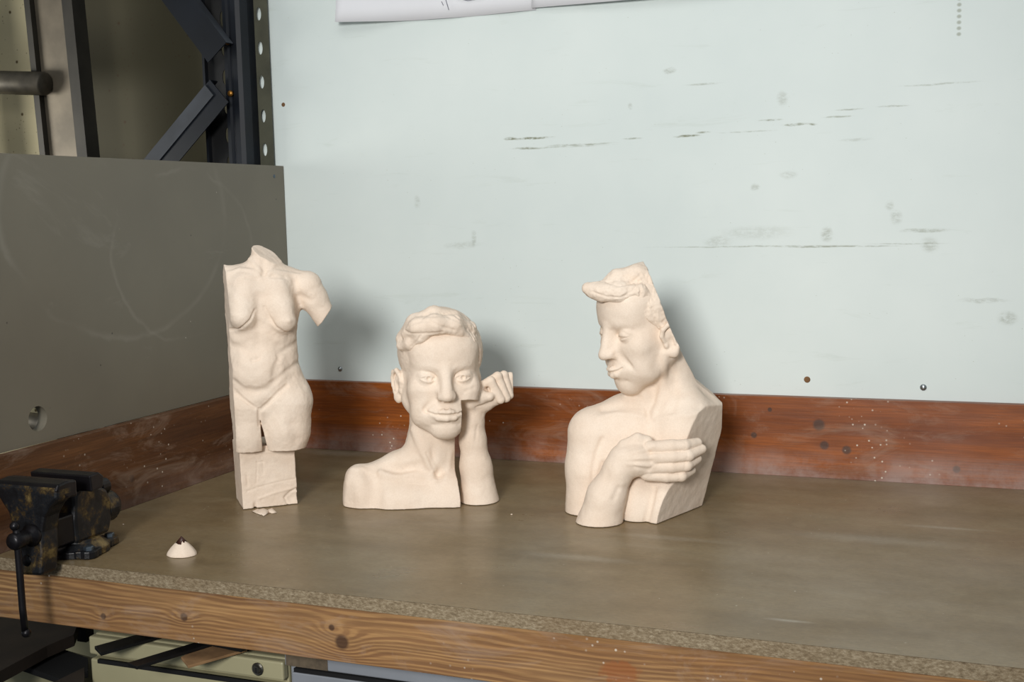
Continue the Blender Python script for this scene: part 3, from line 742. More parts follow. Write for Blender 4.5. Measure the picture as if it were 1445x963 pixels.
    # square block, cut with a knife; chipped at the foot
    c = Clay((-75, -75, 0), (110, 75, 110), 1.0); c.fr = fr
    FL, FR_, BL = (np.append(((on(u, v, 2, 0)-fr.O) @ np.stack([fr.X, fr.Y]).T)/fr.s, 0) for u, v in ((343, 720), (419, 712), (325, 706)))
    ex = (FR_-FL)/np.linalg.norm(FR_-FL); ey = np.array([-ex[1], ex[0], 0]); cen = (FL+FR_)/2+ey*36
    w = np.linalg.norm(FR_-FL)/2; s_ = slice(None)
    x, y, z = c.ax[0][:, None, None], c.ax[1][None, :, None], c.ax[2][None, None, :]
    px_ = (x-cen[0])*ex[0]+(y-cen[1])*ex[1]; py_ = (x-cen[0])*ey[0]+(y-cen[1])*ey[1]; zt = L(380, 634.5, -30)[2]
    q = np.stack(np.broadcast_arrays(np.abs(px_+.02*(z-40))-w, np.abs(py_)-36, np.abs(z-(zt+.5)/2)-(zt-.5)/2))
    c.f[:] = np.linalg.norm(np.maximum(q, 0), axis=0)+np.minimum(q.max(0), 0)-.6; del q
    c.draw([(363, 652), (362, 682)], 1.1, -1.0); c.draw([(363, 653), (371, 652)], 1.1, -.8); c.draw([(371, 651), (372, 668)], 1.1, -.7)
    c.dab(369, 664, 4, 7, -.7); c.draw([(349, 694), (364, 688), (390, 681), (416, 676)], 1.2, -.7)
    c.draw([(366, 704), (384, 697), (410, 690)], 1.5, 1.2); c.draw([(348, 672), (350, 686)], 1.3, -1)
    c.dab(411, 703, 7, 7, -3.5); c.draw([(402, 702), (410, 694), (418, 690)], 1.6, -2.4); c.draw([(402, 703), (406, 712)], 1.6, -1.5)
    c.dab(360, 716, 2, 6, -4); c.draw([(352, 640), (400, 638)], 1.2, .8)
    c.rough(.3, 7, 5); c.rough(.2, 3, 6); c.plane((0, 0, .6), (0, 0, -1))
    clay_obj('base_block', c.mesh('base_block'), CLAY, root, fr)
    # clay shavings in front of the block
    for i, (pts, hgt) in enumerate((([(355, 722), (364, 719), (372, 724), (368, 727)], 2), ([(362, 723), (372, 718), (380, 724), (372, 729)], 4), ([(374, 722), (384, 719), (391, 724), (384, 725)], 3))):
        bm = bmesh.new(); P = [Vector(on(u, v, 2, .0006)) for u, v in pts]; cc = sum(P, Vector())/4
        top_ = [p+Vector((0, 0, hgt*fr.s*(.4+.6*((k+i) % 2)))) for k, p in enumerate(P)]; va = [bm.verts.new(p) for p in P]; vb = [bm.verts.new(cc+(p-cc)*.85) for p in top_]; ct = bm.verts.new(cc+Vector((0, 0, hgt*fr.s*1.2)))
        bm.faces.new(va[::-1])
        for k in range(4): bm.faces.new((va[k], va[(k+1) % 4], vb[(k+1) % 4], vb[k])); bm.faces.new((vb[k], vb[(k+1) % 4], ct))
        tag(bm_obj('clay_shaving', bm, CLAY, smooth=True), ['leftmost clay shaving at the foot of the torso block', 'middle and largest clay shaving at the foot of the torso block', 'rightmost clay shaving at the foot of the torso block'][i], 'clay scrap', 'clay shavings at the foot of the block')

def back_cut(L):
    o = []
    for p, q in (((911, 374), (946, 466)), ((946, 466), (987, 545)), ((987, 545), (1009, 563))):
        a, b = L(*p, 0), L(*q, 0); t = (b-a)/np.linalg.norm(b-a); n = np.cross(t, np.array([-.04, 1, 0])); o.append((a, n if n[0] > 0 else -n))
    return o
def make_embrace():
    fr = Frame(890, 728, .00120); L = fr.L
    root = tag(empty('sculpture', fr.O), 'clay bust with a quiff, looking down, one hand on the chest, rightmost sculpture', 'sculpture')
    c = Clay((-112, -72, 0), (130, 130, 385), 1.0); c.fr = fr
    # trunk
    c.ell(L(905, 650, 38), (92, 50, 100), 0)
    c.chain([L(835, 612, 30), L(830, 660, 26), L(829, 745, 24)], [34, 30, 32], 14, 12)
    c.ell(L(915, 735, 26), (78, 52, 74), 20)
    c.chain([L(840, 604, 34), L(900, 592, 46), L(960, 590, 62), L(1000, 588, 66)], [26, 26, 30, 34], 16, 14)
    c.ell(L(975, 640, 70), (46, 50, 80), 20)
    c.ell(L(964, 628, 22), (52, 50, 84), 12); c.ell(L(976, 604, 24), (40, 38, 36), 12); c.ell(L(990, 582, 44), (30, 30, 22), 12); c.ell(L(940, 720, 0), (40, 52, 60), 12)
    # neck
    hT = rotm(-56, 10, -2); hd = L(916.5, 456, 34)
    c.frame(hT, hd); base = c.w((0, 14, -36)); c.frame()
    c.cone(base, L(955, 585, 52), 37, 42, 12)
    c.chain([L(908, 552, 30), L(916, 590, 32)], [16, 24], 8, 5)
    c.chain([L(965, 520, 60), L(975, 560, 66), L(985, 590, 70)], [24, 32, 34], 12, 12)
    c.frame(hT, hd)
    head(c, closed=.42, ears=(1,), ear_y=-9., lips=0., mw=.74, smile=3.6)
    c.blob((-32, -50, 46), (22, 20, 22), -3.5)
    c.frame()
    c.draw([(938, 500), (937, 540), (929, 572), (920, 587)], 5, 4); c.draw([(952, 530), (952, 560), (948, 580)], 6, -2.5)
    c.dab(916, 587, 5, 6, -5); c.draw([(905, 562), (914, 582)], 3, -1.5)
    c.draw([(846, 590), (870, 584), (892, 587), (914, 590)], 4, 2.2); c.draw([(850, 578), (880, 574), (900, 574)], 6, -3)
    c.draw([(928, 592), (950, 588), (975, 586), (992, 582)], 4, 1.8); c.draw([(945, 576), (965, 572), (985, 574)], 6, -1.5)
    c.draw([(836, 690), (838, 660), (842, 640), (850, 620)], 4, -2); c.draw([(834, 720), (846, 672), (852, 655)], 4, -2.5)
    c.dab(890, 610, 22, 14, 1.5)
    # breast below the hand
    c.ell(L(900, 715, -16), (24, 24, 44), 12)
    c.draw([(923, 692), (918, 715), (911, 740)], 4, -4)
    # saw cuts: flat back plane from crown to shoulder, broad facet on the right, left arm end
    cuts = back_cut(L); c.wedge(cuts, .8)
    p1, p2, p3 = L(991, 583, -6), L(928, 738.5, -46), L(988, 717, 49); n = np.cross(p2-p1, p3-p1); n = n if n[0] > 0 else -n
    c.plane(p1, n, 1.0)
    c.plane(L(1010, 610, 80), (1, .3, .0), 3); c.plane(L(1012, 625, 60), (1, .2, -.25), 2)
    c.plane(L(890, 600, 118), (0, 1, 0), 4)
    # forearm and hand laid across the chest
    c.chain([L(839, 768, -32), L(856, 700, -38), L(874, 662, -40), L(882, 648, -40)], [36, 25.5, 20, 20], 3, 9)
    c.chain([L(882, 648, -38), L(898, 648, -38), L(922, 650, -34)], [20, 22.5, 19], 6, 9)
    c.ell(L(905, 628, -32), (20, 12, 10), 7)
    c.chain([L(880, 628, -40), L(900, 619, -40), L(914, 622, -38)], [7, 7, 6.5], 5, 4)
    for q, r in (([L(916, 632, -44), L(948, 630, -46), L(966, 629, -44), L(984, 625, -30)], [9.5, 8.6, 8.2, 6.6]),
                 ([L(918, 646, -47), L(950, 645, -49), L(971, 643, -46), L(990, 634, -30)], [9.2, 8.6, 8.2, 6.6]),
                 ([L(918, 660, -46), L(948, 659, -48), L(969, 657, -45), L(984, 648, -28)], [9, 8.3, 7.8, 6.2]),
                 ([L(912, 670, -44), L(940, 673, -46), L(962, 672, -44), L(976, 664, -28)], [8.6, 7.8, 7.2, 5.8])):
        c.chain(q, r, .8, 2)
    for u, v in ((922, 630), (924, 644), (922, 657), (916, 667)): c.dab(u, v, 5, 4.5, 1.8)
    for a_, b_ in (((888, 640), (918, 632)), ((886, 648), (918, 646)), ((886, 655), (916, 658))): c.draw([a_, b_], 2.6, 1.1)
    for a_, b_ in (((896, 644), (918, 639)), ((896, 652), (918, 652)), ((896, 659), (914, 663))): c.draw([a_, b_], 2.4, -1.0)
    for u, v in ((967, 629), (970, 643), (967, 657), (958, 673)): c.draw([(u, v-4), (u, v+4)], 1.2, -.6)
    c.dab(878, 684, 5, 5, .8); c.draw([(872, 690), (866, 705)], 4, -1.5); c.draw([(858, 668), (850, 700)], 5, -1)
    c.rough(.35, 10, 11); c.rough(.12, 3.5, 12)
    c.plane((0, 0, .6), (0, 0, -1))
    # front foot line
    clay_obj('body', c.mesh('body'), CLAY, root, fr); del c
    # hair
    c = Clay((-80, -90, 225), (90, 130, 385), 1.0); c.fr = fr
    c.frame(hT, hd)
    c.ell((0, 6, 24), (60.5, 72, 55), 0)
    c.ell((0, -84, 10), (58, 56, 48), 4, '-')
    c.ell((42, -66, -10), (30, 40, 46), 4, '-')
    c.plane((0, 0, -12), (0, -.7, -1), 3)
    for s in (-1, 1): c.ell((s*62, -6, -22), (16, 16, 26), 3, '-')
    c.chain([(-9, -82, 71), (-5, -78, 68), (6, -71, 63), (24, -54, 58), (40, -30, 54)], [6, 9, 12, 13, 10], 5, 7)
    c.chain([(0, -58, 66), (10, -42, 73), (22, -20, 73), (36, 0, 62)], [11, 13, 14, 14], 9, 9)
    c.chain([(34, -34, 46), (46, -18, 30), (52, -8, 12)], [9, 8, 6], 7, 7)
    c.chain([(50, -20, 16), (53, -16, 2), (52.5, -14, -14)], [6, 4.5, 2.5], 5, 5)
    c.frame()
    c.draw([(836, 412), (856, 419), (876, 420), (892, 412), (902, 398)], 1.6, -1.6)
    c.draw([(856, 398), (872, 404), (890, 400), (904, 388)], 2, -1.5)
    g = random.Random(9)
    for i in range(60):
        u = g.uniform(896, 940); v = g.uniform(385, 480); c.draw([(u, v), (u+g.uniform(0, 6), v+g.uniform(4, 9))], 1.2, g.choice((-1.1, .9)))
    for i in range(14):
        u = g.uniform(838, 895); v = g.uniform(388, 424); c.draw([(u, v), (u+g.uniform(4, 9), v+g.uniform(-2, 2))], 1.1, g.choice((-.6, .5)))
    c.wedge(cuts, .8)
    c.rough(.7, 5, 8); c.rough(.35, 2.5, 9)
    clay_obj('hair', c.mesh('hair'), CLAY, root, fr)
# ------------------------------------------------------------------ the room
def st(o): o['kind'] = 'structure'; return o
def sbox(name, lo, hi, mat, parent=None, bevel=0):
    bm = bmesh.new(); box(bm, lo, hi); return bm_obj(name, bm, mat, parent, bevel=bevel)
st(sbox('wall_back', (-.15, .02, -.86), (3.2, .035, 2.4), M['wall']))
st(sbox('wall_left', (-4.0, .285, -.86), (-.86, .33, 2.4), M['cream'])); st(sbox('wall_rear', (-.8598, .30, -.86), (-.1495, .33, 2.4), M['cream_shaded']))  # rear stretch is the same wall, its shadow painted as a darker tone
st(sbox('floor', (-4.0, -3.9, -.90), (3.2, .30, -.861), M['floor']))
# workbench
X1 = 2.3
wb = tag(empty('workbench', (0, -.44, -.86)), 'wooden workbench with a grey-brown hardboard top, raw fir front beam and varnished upstands', 'workbench')
def kid(name, lo, hi, mat, parent=wb, bevel=0):
    o = sbox(name, lo, hi, mat, None, bevel); o.parent = parent; o.matrix_parent_inverse = Matrix.Translation(-Vector(parent.location)); return o
bm = bmesh.new(); box(bm, (0.0002, -.8765, -.0195), (X1, -.001, 0))
top = bm_obj('bench_top', bm, M['top'], None); top.data.materials.append(M['chip']); top.parent = wb; top.matrix_parent_inverse = Matrix.Translation(-Vector(wb.location))
for p in top.data.polygons:
    if abs(p.normal.y) > .5: p.material_index = 1
# the chipboard edge is ragged where it was sawn
kid('front_beam', (-.06, -.872, -.0975), (X1, -.828, -.0200), M['beam'], bevel=.0015)
kid('back_upstand', (0, .0, -.0005), (X1, .0195, .150), M['back'], bevel=.001)
kid('side_upstand', (-.0175, -1.05, -.0005), (-.0003, .0195, .150), M['side'], bevel=.001)
kid('leg', (2.1, -.82, -.8605), (2.19, -.73, -.0976), M['beam']); kid('leg', (2.1, -.12, -.8605), (2.19, -.03, -.0200), M['beam'])
# grey laminate panel with a round hole
def plate_hole(bm, y0, y1, z0, z1, cy, cz, r, x0, x1, n=48):
    ang = [2*math.pi*k/n for k in range(n)]+[math.atan2(z-cz, y-cy) % (2*math.pi) for y in (y0, y1) for z in (z0, z1)]
    ang = sorted(ang); A = []; B = []
    for x in (x0, x1):
        ra, rb = [], []
        for a in ang:
            c_, s_ = math.cos(a), math.sin(a); t = min(((y1 if c_ > 0 else y0)-cy)/c_ if abs(c_) > 1e-9 else 1e9, ((z1 if s_ > 0 else z0)-cz)/s_ if abs(s_) > 1e-9 else 1e9)
            ra.append(bm.verts.new((x, cy+r*c_, cz+r*s_))); rb.append(bm.verts.new((x, cy+t*c_, cz+t*s_)))
        A.append(ra); B.append(rb)
    m = len(ang)
    for i in range(m):
        j = (i+1) % m
        bm.faces.new((A[0][i], A[0][j], B[0][j], B[0][i])); bm.faces.new((A[1][i], B[1][i], B[1][j], A[1][j]))
        bm.faces.new((A[0][i], A[1][i], A[1][j], A[0][j])); bm.faces.new((B[0][i], B[0][j], B[1][j], B[1][i]))
bm = bmesh.new(); plate_hole(bm, -1.2, .018, .1505, .6155, -.747, .191, .0205, -.036, -.018)
bm.faces.ensure_lookup_table()
pn = tag(bm_obj('screen_panel', bm, M['panel']), 'large grey laminate panel with a round hole, standing behind the side upstand of the bench', 'panel')
# screws
def screw(name, p, axis, r, mat, label, dome=.45):
    bm = bmesh.new(); d = Vector(axis); p = Vector(p)
    lathe(bm, p-d*.004, p+d, [(0, r*.8), (.004, r), (.004+r*dome*.5, r*.85), (.004+r*dome, r*.4), (.004+r*dome*1.05, .0001)], 16)
    o = bm_obj(name, bm, mat, smooth=True)
    return tag(o, label, 'screw')
screw('screw', (.1015, .0195, .1746), (0, -1, 0), .0055, M['chrome'], 'domed metal screw low on the white wall beside the headless torso')
screw('screw', (1.3012, .0195, .1729), (0, -1, 0), .0060, M['chrome'], 'domed metal screw low on the white wall at the right, above the upstand')
screw('screw', (-.0185, -.0195, .5926), (1, 0, 0), .0045, M['bolt'], 'small dull screw in the top corner of the grey laminate panel')
tag(screw('wall_plug', (1.0957, .0198, .181), (0, -1, 0), .0060, M['plug'], 'brown plugged screw hole in the white wall right of the sculptures', .1), cat='plug')
tag(screw('wall_plug', (-.0125, .0198, .7462), (0, -1, 0), .0045, M['plug'], 'small brown plug at the left edge of the white wall beside the blue post', .1), cat='plug')
# sheets of paper
def paper(name, x0, x1, zl, zr, curl, label, lift):
    n, m = 30, 10; bm = bmesh.new(); g = []
    for i in range(n+1):
        a = i/n; row = []
        for j in range(m+1):
            b = j/m; x = x0+(x1-x0)*a; zb = zl+(zr-zl)*a+curl*math.sin(a*math.pi)*(-.4); z = zb+b*.30
            row.append(bm.verts.new((x, .0193-.0008-lift(a)*(1-b)**2, z)))
        g.append(row)
    for i in range(n):
        for j in range(m): bm.faces.new((g[i][j], g[i+1][j], g[i+1][j+1], g[i][j+1]))
    o = bm_obj(name, bm, M['paper'], smooth=True); s = o.modifiers.new('thickness', 'SOLIDIFY'); s.thickness = .0003; s.offset = 1
    return tag(o, label, 'paper')
p1 = paper('paper_sheet', .140, .5730, .9045, .8975, .010, 'left one of two white paper sheets high on the wall, its lower corner curling', lambda a: .030*max(0, 1-a*2.2)**1.5+.004*math.sin(a*9)**2)
p2 = paper('paper_sheet', .5660, 1.05, .9010, .8985, .004, 'right one of two white paper sheets high on the wall, overlapping the other', lambda a: .006+.010*math.sin(a*3))
bm = bmesh.new()
for pts in ([(.378, .0115, .945), (.384, .011, .925), (.388, .0105, .912)], [(.372, .0118, .93), (.376, .0115, .922)], [(.405, .011, .934), (.43, .0115, .927), (.47, .012, .93)]):
    tube(bm, [(x, y+.002, z) for x, y, z in pts], .0006, 5)
pl = bm_obj('pencil_line', bm, M['pencil']); pl.parent = p1
# ------------------------------------------------------------------ rack beside the bench
def holed_strip(bm, x0, x1, z0, pitch, n, cx, rx, rz, y, th=.002):
    for k in range(n):
        a0 = z0+k*pitch; a1 = a0+pitch; cz = (a0+a1)/2; m = 20
        ang = sorted([2*math.pi*i/m for i in range(m)]+[math.atan2(z-cz, x-cx) % (2*math.pi) for x in (x0, x1) for z in (a0, a1)])
        R0 = []; R1 = []
        for a in ang:
            c_, s_ = math.cos(a), math.sin(a); t = min(((x1 if c_ > 0 else x0)-cx)/c_ if abs(c_) > 1e-9 else 1e9, ((a1 if s_ > 0 else a0)-cz)/s_ if abs(s_) > 1e-9 else 1e9)
            R0.append(bm.verts.new((cx+rx*c_, y, cz+rz*s_))); R1.append(bm.verts.new((cx+t*c_, y, cz+t*s_)))
        q = len(ang)
        for i in range(q): bm.faces.new((R0[i], R0[(i+1) % q], R1[(i+1) % q], R1[i]))
rk = tag(empty('storage_rack', (-.11, 0, -.86)), 'tall navy blue slotted steel rack frame behind the grey panel, left of the white wall', 'rack')
def under(o, p): o.parent = p; o.matrix_parent_inverse = Matrix.Translation(-Vector(p.location)); return o
bm = bmesh.new(); holed_strip(bm, -.073, -.036, .40, .072, 14, -.058, .0062, .014, .012)
o = bm_obj('slotted_edge', bm, M['khaki']); s = o.modifiers.new('thickness', 'SOLIDIFY'); s.thickness = .002; under(o, rk)
bm = bmesh.new()
prof = [(-.122, -.030), (-.120, -.034), (-.112, -.034), (-.108, -.030), (-.104, -.030), (-.100, -.034), (-.088, -.034), (-.080, -.028), (-.073, -.010), (-.070, .010), (-.073, .012), (-.078, -.006), (-.084, -.024), (-.122, -.026)]
prism(bm, [(x, y, -.86) for x, y in prof], (0, 0, 2.2))
under(bm_obj('post', bm, M['navy']), rk)
bm = bmesh.new(); holed_strip(bm, -.187, -.128, .345, .062, 16, -.1415, .0060, .016, -.004)
o = bm_obj('slotted_flange', bm, M['black']); s = o.modifiers.new('thickness', 'SOLIDIFY'); s.thickness = .002; under(o, rk)
bm = bmesh.new(); box(bm, (-.190, -.016, -.86), (-.184, .0, 1.34)); under(bm_obj('post_lip', bm, M['navy']), rk)
def brace(a, b, w, mat1, mat2):
    a = Vector(a); b = Vector(b); d = (b-a).normalized(); n = Vector((-d.z, 0, d.x)); n = n if n.z > 0 else -n
    bm = bmesh.new(); pts = [(0, 0), (w, 0), (w, .026), (w-.003, .026), (w-.003, .003), (0, .003)]
    prism(bm, [a+n*(p-w/2)+Vector((0, q, 0)) for p, q in pts], b-a)
    o = bm_obj('brace', bm, mat1); o.data.materials.append(mat2)
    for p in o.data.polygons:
        if p.normal.dot(n) > .8: p.material_index = 1  # upper face greyer: light from above put into its colour
    return under(o, rk)
brace((-.118, -.062, .775), (-.42, -.062, .507), .066, M['navy'], M['navy_lit'])
brace((-.118, -.062, .855), (-.345, -.062, 1.14), .062, M['navy'], M['navy_lit'])
bm = bmesh.new(); prism(bm, [(-.19, 0, .0), (.15, 0, 0), (.15, .003, 0), (-.19, .003, 0)], (0, 0, .030), Matrix.Translation((-.243, -.0655, .667)) @ Matrix.Rotation(R(-41.5), 4, 'Y'))
under(bm_obj('brace_lit_strip', bm, M['navy_lit']), rk)  # thin strip for the lit upper half of the brace, light in its colour
for z in (.879, .771): 
    bm = bmesh.new(); lathe(bm, (-.108, -.033, z), (-.108, -.042, z), [(0, .0066), (.004, .0066), (.006, .004), (.0065, .0001)], 12); under(bm_obj('bolt', bm, M['brass'], smooth=True), rk)
bm = bmesh.new(); lathe(bm, (-.160, -.008, .872), (-.160, -.016, .872), [(0, .006), (.004, .006), (.006, .003), (.0065, .0001)], 12); under(bm_obj('bolt', bm, M['brass'], smooth=True), rk)
# ------------------------------------------------------------------ ladder leaning behind
ld = tag(empty('ladder', (-.8, .1, -.86)), 'weathered aluminium ladder with a round rung, leaning behind the grey panel', 'ladder')
def rail(x0, side):
    S = lambda z: (-.008*z, 0)
    bm = bmesh.new()
    def bar(xa, xb, ya, yb, mat):
        bm = bmesh.new(); k = .048
        v = [(xa-k*(-.86), ya, -.86), (xb-k*(-.86), ya, -.86), (xb-k*(-.86), yb, -.86), (xa-k*(-.86), yb, -.86)]
        prism(bm, v, (-k*2.4, 0, 2.4)); return bm_obj('rail' if mat is M['alu'] else 'rail_flange', bm, mat)
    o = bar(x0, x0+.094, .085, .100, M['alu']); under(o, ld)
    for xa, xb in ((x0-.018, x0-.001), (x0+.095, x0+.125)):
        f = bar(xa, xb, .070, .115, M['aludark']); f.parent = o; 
    return o
rail(-.685, 1); rail(-1.135, -1)
for z in (.845, .565, .285, .005, -.275, -.555, 1.125):
    bm = bmesh.new(); rod(bm, (-1.04-.048*z, .060, z+.022), (-.652-.048*z, .060, z-.010), .028, 24)
    under(bm_obj('rung', bm, M['rungm'], smooth=True), ld)
# ------------------------------------------------------------------ under the bench
cb = tag(empty('drawer_cabinet', (.29, -.6, -.86)), 'cream steel drawer cabinet with a round lock, under the bench', 'cabinet')
z0 = -.1335
def ukid(name, lo, hi, mat, p, bevel=0, q=None):
    o = sbox(name, lo, hi, mat, None, bevel); o.parent = p; o.matrix_parent_inverse = Matrix.Translation(-Vector((q or p).location)); return o
ukid('case', (.118, -.80, -.8605), (.470, -.25, z0), M['cab'], cb, .003)
ukid('front_rail', (.118, -.815, -.163), (.470, -.8005, z0-.001), M['cab'], cb, .003)
bm = bmesh.new()
dr = ukid('drawer', (.122, -.818, -.36), (.466, -.8005, -.1685), M['cab'], cb, .003)
dr2 = ukid('drawer', (.122, -.818, -.60), (.466, -.8005, -.3655), M['cab'], cb, .003)
ukid('drawer', (.122, -.818, -.855), (.466, -.8005, -.6055), M['cab'], cb, .003)
ukid('finger_slot', (.136, -.8185, -.1745), (.44, -.8125, -.1685), M['slot'], cb)
bm = bmesh.new(); lathe(bm, (.4275, -.814, -.149), (.4275, -.822, -.149), [(0, .0095), (.003, .0098), (.0045, .008), (.0042, .0066), (.0065, .0055), (.0068, .0001)], 24)
under(bm_obj('lock', bm, M['lockm']), cb)
bm = bmesh.new(); box(bm, (.4266, -.8215, -.1535), (.4284, -.8206, -.1455)); under(bm_obj('keyhole', bm, M['slot']), cb)
cg = tag(empty('drawer_cabinet', (.8, -.6, -.86)), 'blue-grey steel drawer cabinet with a patch of brown tape, under the bench', 'cabinet')
z1 = -.104
ukid('case', (.4735, -.80, -.8605), (1.15, -.25, z1), M['cabgrey'], cg, .002)
ukid('front_rail', (.4735, -.815, -.1385), (1.15, -.8005, z1-.001), M['cabgrey'], cg, .002)
ukid('drawer', (.486, -.818, -.42), (1.14, -.8005, -.1455), M['cabgrey'], cg, .002)
ukid('finger_slot', (.489, -.8165, -.1460), (1.13, -.806, -.1400), M['slot'], cg)
ukid('tape_patch', (.476, -.8158, -.1375), (.545, -.8149, -.1045), M['tape'], cg)
# flat black bars, wood offcut lying on the cream cabinet
def slab(name, corners, z, th, mat, label, cat):
    bm = bmesh.new(); prism(bm, [(x, y, z) for x, y in corners], (0, 0, th)); return tag(bm_obj(name, bm, mat, bevel=.0006), label, cat)
def slabuv(name, uv, z, th, *a):
    return slab(name, [tuple(on(u, v, 2, z+th))[:2] for u, v in uv], z, th, *a)
zt = z0+.001
slab('flat_bar', [(.171, -.862), (.200, -.882), (.262, -.74), (.232, -.73)], zt, .005, M['black'], 'short flat black steel bar poking out over the cream cabinet, left of the two', 'metal bar')
slab('flat_bar', [(.275, -.914), (.298, -.922), (.352, -.79), (.335, -.775)], zt+.006, .005, M['black'], 'longer flat black steel bar poking out over the cream cabinet, right of the two', 'metal bar')
slab('tray', [(.20, -.80), (.41, -.83), (.44, -.60), (.19, -.60)], zt+.0115, .006, M['black'], 'black sheet lying on the flat bars on top of the cream cabinet', 'tray')
slab('wood_offcut', [(.325, -.858), (.357, -.884), (.40, -.80), (.33, -.78)], zt+.001, .004, M['chipw'], 'small brown wood offcut on top of the cream cabinet beside the bars', 'wood offcut')
# dark open crate and cream box at the left, below
bx = tag(empty('storage_crate', (-.05, -.75, -.86)), 'black open crate under the left end of the bench', 'crate')
def poly(name, uv, z, th, mat, p):
    bm = bmesh.new(); prism(bm, [tuple(on(u, v, 2, z))[:2]+(z,) for u, v in uv], (0, 0, -th)); return under(bm_obj(name, bm, mat), p)
poly('inner_floor', [(18, 935), (66, 908), (124, 929), (124, 948), (85, 958)], -.215, .01, M['slot'], bx)
poly('side_rail', [(-60, 985), (-20, 850), (110, 880), (104, 896), (88, 902.5), (66, 912), (0, 947.5)], -.185, .02, M['darkwood'], bx)
poly('corner_rail', [(70, 966), (119, 942), (119, 960), (100, 1000), (70, 980)], -.19, .02, M['darkwood'], bx)
ukid('corner_post', (-.065, -.64, -.2245), (-.045, -.62, -.10), M['black'], bx)
cx = tag(empty('storage_box', (-.02, -.9, -.86)), 'cream steel box standing low under the left end of the bench', 'box')
A_ = Vector(on(16, 936, 2, -.235)); B_ = Vector(on(87, 958, 2, -.235)); e_ = (B_-A_).normalized(); A_ = A_-e_*.05; nn = Vector((-e_.y, e_.x, 0)); B_ = B_+e_*.01
bm = bmesh.new(); prism(bm, [A_, B_, B_+nn*.02, A_+nn*.02], (0, 0, -.60)); under(bm_obj('front_panel', bm, M['cab'], bevel=.002), cx)
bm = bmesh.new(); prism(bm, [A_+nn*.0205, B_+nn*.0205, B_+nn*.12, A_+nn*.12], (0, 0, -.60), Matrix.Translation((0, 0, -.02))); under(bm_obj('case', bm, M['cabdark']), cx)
bm = bmesh.new(); box(bm, (-.50, -.34, -.86), (-.04, -.10, -.12))
tag(bm_obj('storage_cabinet', bm, M['cab'], bevel=.004), 'cream steel cabinet side seen in the gap behind the dark crate under the bench', 'cabinet')
# ------------------------------------------------------------------ vise
vs = tag(empty('bench_vise', (.11, -.82, 0)), 'old bench vise with flaking ochre and black paint at the left bench corner', 'vise')
V = lambda bm, n, m, bev=.003, sm=False: under(bm_obj(n, bm, m, bevel=bev, smooth=sm), vs)
bm = bmesh.new()   # swivel base with lugs
lathe(bm, (.11, -.815, .0005), (.11, -.815, 1), [(0, .047), (.010, .047), (.014, .042), (.020, .034), (.024, .033)], 36)
V(bm, 'swivel_base', M['vise'], .001)
for (x, y) in ((.150, -.838), (.128, -.765), (.074, -.845)):
    bm = bmesh.new(); d = Vector((x-.11, y+.815, 0)).normalized(); n = Vector((-d.y, d.x, 0)); c0 = Vector((.11, -.815, .0005))
    pts = [c0+d*.030+n*.024, c0+d*.045+n*.020]+[Vector((x, y, .0005))+(d*math.cos(a)+n*math.sin(a))*.014 for a in (1.3, .8, .3, -.3, -.8, -1.3)]+[c0+d*.045-n*.020, c0+d*.030-n*.024]
    prism(bm, pts, (0, 0, .012)); lug = V(bm, 'lug', M['vise'], .002)
    bm = bmesh.new(); lathe(bm, (x, y, .012), (x, y, .02), [(0, .0075), (.005, .0075), (.006, .006), (.0062, .0001)], 6)
    b_ = bm_obj('bolt', bm, M['bolt']); b_.parent = lug
def yz(x0, x1, pts): 
    bm = bmesh.new(); prism(bm, [(x0, y, z) for y, z in pts], (x1-x0, 0, 0)); return bm
V(yz(.086, .138, [(-.848, .022), (-.850, .060), (-.846, .098), (-.835, .105), (-.800, .104), (-.775, .092), (-.765, .070), (-.768, .040), (-.775, .022)]), 'rear_body', M['vise'], .006)
V(yz(.050, .165, [(-.840, .103), (-.842, .128), (-.822, .130), (-.812, .122), (-.815, .105)]), 'rear_jaw', M['steel'], .002)
bm = bmesh.new(); lathe(bm, (.112, -.768, .058), (.112, -.735, .058), [(0, .026), (.02, .026), (.028, .022), (.033, .014)], 24); V(bm, 'rear_boss', M['vise'], .001)
bm = bmesh.new(); lathe(bm, (.118, -.775, .092), (.118, -.752, .092), [(0, .013), (.018, .013), (.022, .009)], 16); V(bm, 'rear_knob', M['steel'], .001)
# front (moving) jaw: wide at the top, narrow below, leaning out over the bench edge
bm = bmesh.new()
fr_ = [(.058, .112), (.057, .128), (.172, .128), (.172, .110), (.158, .098), (.146, .082), (.141, .060), (.142, .030), (.139, -.004), (.100, -.006), (.092, .0), (.086, .030), (.084, .062), (.078, .085), (.068, .098)]
prism(bm, [(x, -.886-.02*max(0, (.07-z))*4, z) for x, z in fr_], (0, -.034, 0)); V(bm, 'front_jaw', M['vise'], .006)
V(yz(.056, .172, [(-.878, .106), (-.878, .131), (-.895, .133), (-.915, .131), (-.921, .122), (-.90, .108)]), 'jaw_cap', M['steel'], .003)
bm = bmesh.new(); box(bm, (.092, -.905, .026), (.134, -.80, .070)); V(bm, 'slide_bar', M['steel'], .003)
bm = bmesh.new(); rod(bm, (.112, -.80, .016), (.112, -.925, .016), .009); V(bm, 'screw_thread', M['steel'], 0, True)
SX, SY, SZ = .1235, -.952, .055
bm = bmesh.new(); lathe(bm, (SX, -.915, SZ), (SX, -.965, SZ), [(0, .016), (.012, .016), (.016, .011), (.022, .011), (.026, .0125), (.044, .0125), (.048, .009)], 20); V(bm, 'screw_head', M['steel'], 0, True)
bm = bmesh.new(); tube(bm, [(SX+.0, SY, SZ+.020), (SX+.001, SY, SZ+.0), (SX+.004, SY-.002, SZ-.10), (SX+.007, SY-.003, SZ-.132)], [.0050, .0050, .0050, .0050], 12)
